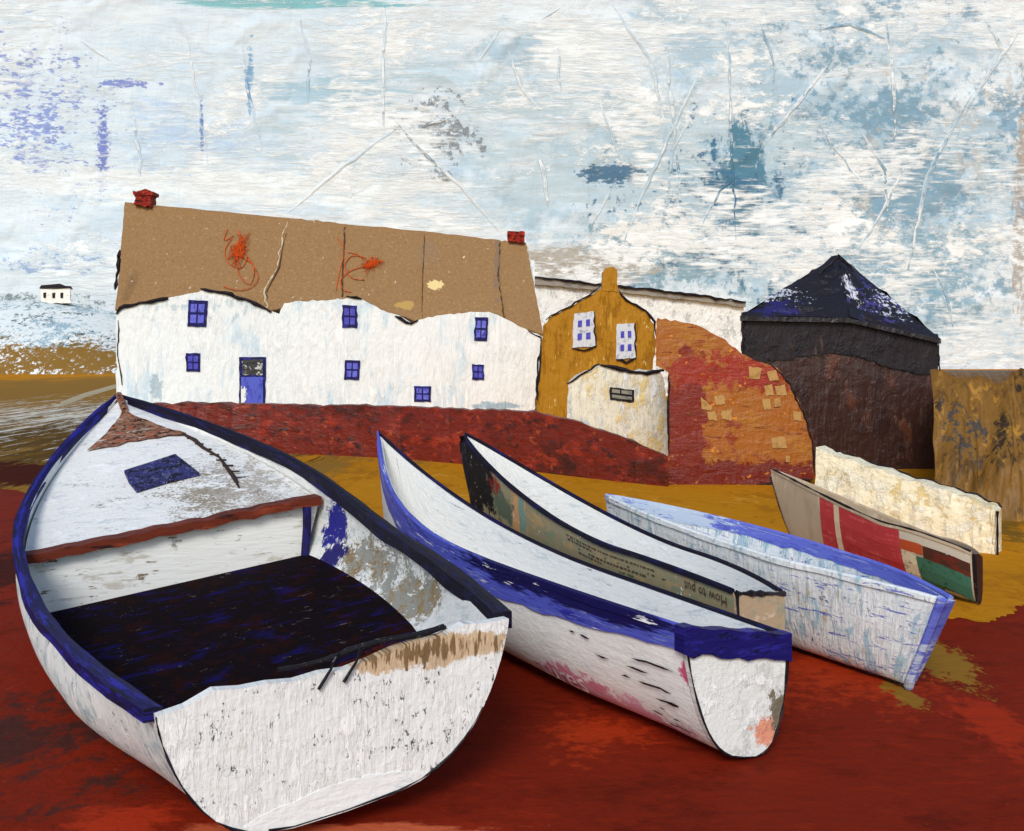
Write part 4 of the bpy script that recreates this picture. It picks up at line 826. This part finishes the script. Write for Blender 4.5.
mb = MB(); mb.tube([B3.S(t, 0) + Vector((.02, 0, 0)) for t in (0.0, .01, .02, .035, .05, .07, .09, .11, .135, .16)] , .055, 0, 8, .2); mb.tube([B3.S(0, 0) + Vector((.03, 0, -.1)), B3.S(0, 0) + Vector((.04, 0, .02)), B3.S(0, 0) + Vector((.05, 0, .1))], .05, 0, 8, .15); mb.build('stem', ink, B3.root, rel=False)
m_news = paint('news_ink', C(74, 58, 50), [], k=.01, bump=((2, 2, 2),))
t_, d_ = B3.find(728, 602); B3.text('How to put', t_, .045, .105, m_news, True); print('NEWS', t_, d_, B3.find(650, 580), B3.find(560, 545), B3.find(640,545,1,.03))
small = MB(); rr = random.Random(9)
for row in range(4):                                     # unreadable small print
    t = .50 + .02 * row
    while t < (.80, .84, .78, .74)[row]:
        wd = rr.uniform(.004, .012); d = .055 + row * .035; small.grid([[B3.on(t, d, .007), B3.on(t + wd, d, .007)], [B3.on(t, d + rr.uniform(.008, .013), .007), B3.on(t + wd, d + rr.uniform(.008, .013), .007)]]); t += wd + rr.uniform(.002, .005)
small.build('lettering', m_news, B3.root, rel=False)

# ---- boat 4
B4 = Boat('skiff', 'pale blue double ended skiff with a periwinkle rail, right of the navy stern board', 'boat',
          dict(X=3.197, Y=8.128, ang=2.08, L=4.453, B=.4, bs=.165, zs=.75, zm=.8, zb=1.0, tm=.544, q=.858, ps=1.2, heel=-.013, rake=.35, bend=.159), th=.03, a=.6, b=1.3, stem=.1, am=.42, bm=1.9)
K4 = .0078
m_b4 = bp('pale_skiff_paint', C(230, 235, 235), [dict(c=C(168, 198, 210), s=(20, 40, 1), g=(6, 30, 1), lo=.5, hi=.58), dict(c=C(206, 196, 176), s=(24, 40, 1), g=(6, 20, 1), lo=.56, hi=.63), dict(c=C(240, 242, 241), s=(16, 50, 1), g=(4, 34, 1), lo=.51, hi=.57, h=1), dict(c=C(120, 130, 200), s=(40, 4, 1), g=(14, 2, 1), lo=.575, hi=.6), dict(c=C(96, 110, 150), s=(30, 20, 1), g=(5, 5, 1), lo=.6, hi=.63)], K4, bump=((5, 36, 1), (24, 8, 1)), bs=.9, bd=3.5)
m_peri = bp('periwinkle_rail', C(104, 114, 204), [dict(c=C(84, 92, 186), s=(40, 10, 1), g=(16, 3, 1), lo=.5, hi=.6), dict(c=C(134, 146, 216), s=(40, 8, 1), g=(16, 3, 1), lo=.55, hi=.62, h=.6), dict(c=C(190, 204, 222), s=(60, 16, 1), g=(12, 4, 1), lo=.52, hi=.6, r=('xy', .7, .3, .9, 1), rw=.15)], K4, bump=((20, 4, 1),), bs=.7, bd=2)
B4.hull(m_b4, m_b4)
B4.rail(-1, .075, .04, m_b4, out=.25); B4.rail(1, .06, .05, m_peri)
B4.transom(m_peri, .04)
mb = MB(); rows = []
for i in range(41):
    t = .04 + .955 * i / 40; w_ = .21 + random.gauss(0, .010); rows.append([B4.S(t, 1 - w_ * q / 4, B4.th + .006) for q in range(5)])
mb.grid(rows, 0, [[(B4.L * i / 40, .05 * q) for q in range(5)] for i in range(41)]); mb.build('inner_stripe', m_peri, B4.root, rel=False)
mb = MB(); mb.tube([B4.S(1, -.0) + Vector((-.02, 0, -.0)), B4.S(1, -.25) + Vector((-.03, 0, 0)), B4.S(1, -.6) + Vector((-.035, 0, 0)), B4.S(1, -.99) + Vector((-.035, 0, .03))], .035, 0, 8, .12); mb.build('sternpost', m_peri, B4.root, rel=False)
mb = MB(); mb.tube([B4.S(.3 + .7 * i / 20, -.06) + Vector((0, 0, -.0)) for i in range(21)], .014, 0, 5, .6); mb.build('edge_trim', ink, B4.root, rel=False)

# ---- boat 5
B5 = Boat('patched_boat', 'small boat with a beige bow and red and green patched side before the cream wall', 'boat',
          dict(X=4.727, Y=11.215, ang=2.149, L=2.8, B=.45, bs=.15, zs=.51, zm=.61, zb=1.116, tm=.65, q=1.1, ps=1.2, heel=-.254, rake=-.017, bend=.158), th=.03, stem=.22)
K5 = .011
def sect(c, u0, u1, v0=-1, v1=3, **k):                    # a cut sheet of colour pasted across the side
    return dict(c=c, s=(300, 300, 1), lo=.5, hi=.51, r=('xy', (u0 + u1) / 2, (v0 + v1) / 2, (u1 - u0) / 2, (v1 - v0) / 2), **k)
m_b5 = bp('beige_hull', C(178, 160, 136), [dict(c=C(166, 148, 124), s=(30, 60, 1), g=(8, 30, 1), lo=.5, hi=.6), dict(c=C(196, 180, 156), s=(30, 60, 1), g=(8, 30, 1), lo=.55, hi=.62)], K5, bump=((8, 20, 1),), bs=.35, bd=1.5, rough=.65)
B5.hull(m_b5, m_b5)
def pp(n, c, l=()): return bp(n, c, list(l), K5, bump=((4, 4, 1), (20, 20, 1)), bs=.4, bd=1.5, rough=.6)
m_redp = pp('red_patch', C(176, 58, 62), [dict(c=C(196, 84, 84), s=(30, 3, 1), g=(3, 30, 1), lo=.52, hi=.6), dict(c=C(150, 44, 48), s=(30, 30, 1), g=(10, 10, 1), lo=.55, hi=.62)])
for n_, mt, t0, t1, d0, d1 in (('red_panel', m_redp, .335, .42, .014, .75), ('pale_panel', pp('bone', C(206, 188, 160)), .42, .45, .014, .75), ('red_panel', m_redp, .45, .75, .014, .75), ('orange_panel', pp('orange', C(170, 74, 40)), .752, .838, .10, .21),
                              ('pale_panel', pp('bone_b', C(204, 190, 160), [dict(c=C(150, 136, 110), s=(4, 4, 1), lo=.56, hi=.6)]), .752, .81, .21, .75), ('brown_panel', pp('dark_brown', C(70, 42, 32), [dict(c=C(96, 40, 30), s=(14, 8, 1), lo=.52, hi=.6)]), .84, .995, .10, .24), ('green_panel', pp('sea_green', C(60, 104, 84), [dict(c=C(40, 70, 56), s=(12, 12, 1), g=(4, 4, 1), lo=.55, hi=.6)]), .812, .995, .24, .75), ('pale_panel', pp('bone_c', C(186, 176, 158)), .752, .995, .03, .10)):
    B5.strake(n_, mt, t0, t1, d0, d1, .008, 10, jag=.002)
B5.rail(-1, .022, .03, m_b5); B5.rail(1, .022, .03, m_b5)
B5.transom(pp('dark_transom', C(64, 38, 30)), .03)
mb = MB(); mb.tube([B5.S(t, 0) + Vector((.01, 0, 0)) for t in (0, .02, .04, .07, .1, .14, .18, .22)], .013, 0, 5, .5); mb.tube([B5.S(t, -1) + Vector((0, .01, .03)) for t in [i / 24 for i in range(25)]], .010, 0, 5, .6)
mb.tube([B5.S(1, -1 + i / 8) + Vector((-.03, 0, 0)) for i in range(9)], .016, 0, 5, .4); mb.build('edge_trim', ink, B5.root, rel=False)

# ================================================================== LIGHT, AIR, CAMERA
w = bpy.data.worlds.new('World'); SC.world = w; w.use_nodes = True
nt = w.node_tree; bg = nt.nodes['Background']
st = nt.nodes.new('ShaderNodeTexSky'); st.sky_type = 'NISHITA'; st.sun_disc = False
EL, AZ = math.radians(34), math.radians(190)              # sun high behind the viewer's left shoulder
st.sun_elevation = EL; st.sun_rotation = AZ; st.dust_density = 1.0; st.air_density = 1.0; st.ozone_density = .6
nt.links.new(st.outputs[0], bg.inputs[0]); bg.inputs[1].default_value = .15
sd = bpy.data.lights.new('Sun', 'SUN'); sd.energy = 2.2; sd.angle = math.radians(20); sd.color = (1, .975, .93)
so = bpy.data.objects.new('Sun', sd); COL.objects.link(so)
d = Vector((math.sin(AZ) * math.cos(EL), math.cos(AZ) * math.cos(EL), math.sin(EL)))   # towards the sun
so.rotation_euler = d.to_track_quat('Z', 'Y').to_euler(); so.location = d * 80
cam = bpy.data.cameras.new('Camera'); cam.sensor_width = 36; cam.lens = F / 1024 * 36; cam.clip_end = 2000
cam.shift_y = -(415.5 - HY) / 1024
co = bpy.data.objects.new('Camera', cam); COL.objects.link(co); co.location = (0, 0, H); co.rotation_euler = (math.radians(90), 0, 0)
SC.camera = co
SC.view_settings.view_transform = 'Standard'; SC.view_settings.look = 'None'; SC.view_settings.gamma = 1
SC.view_settings.exposure = -0.04
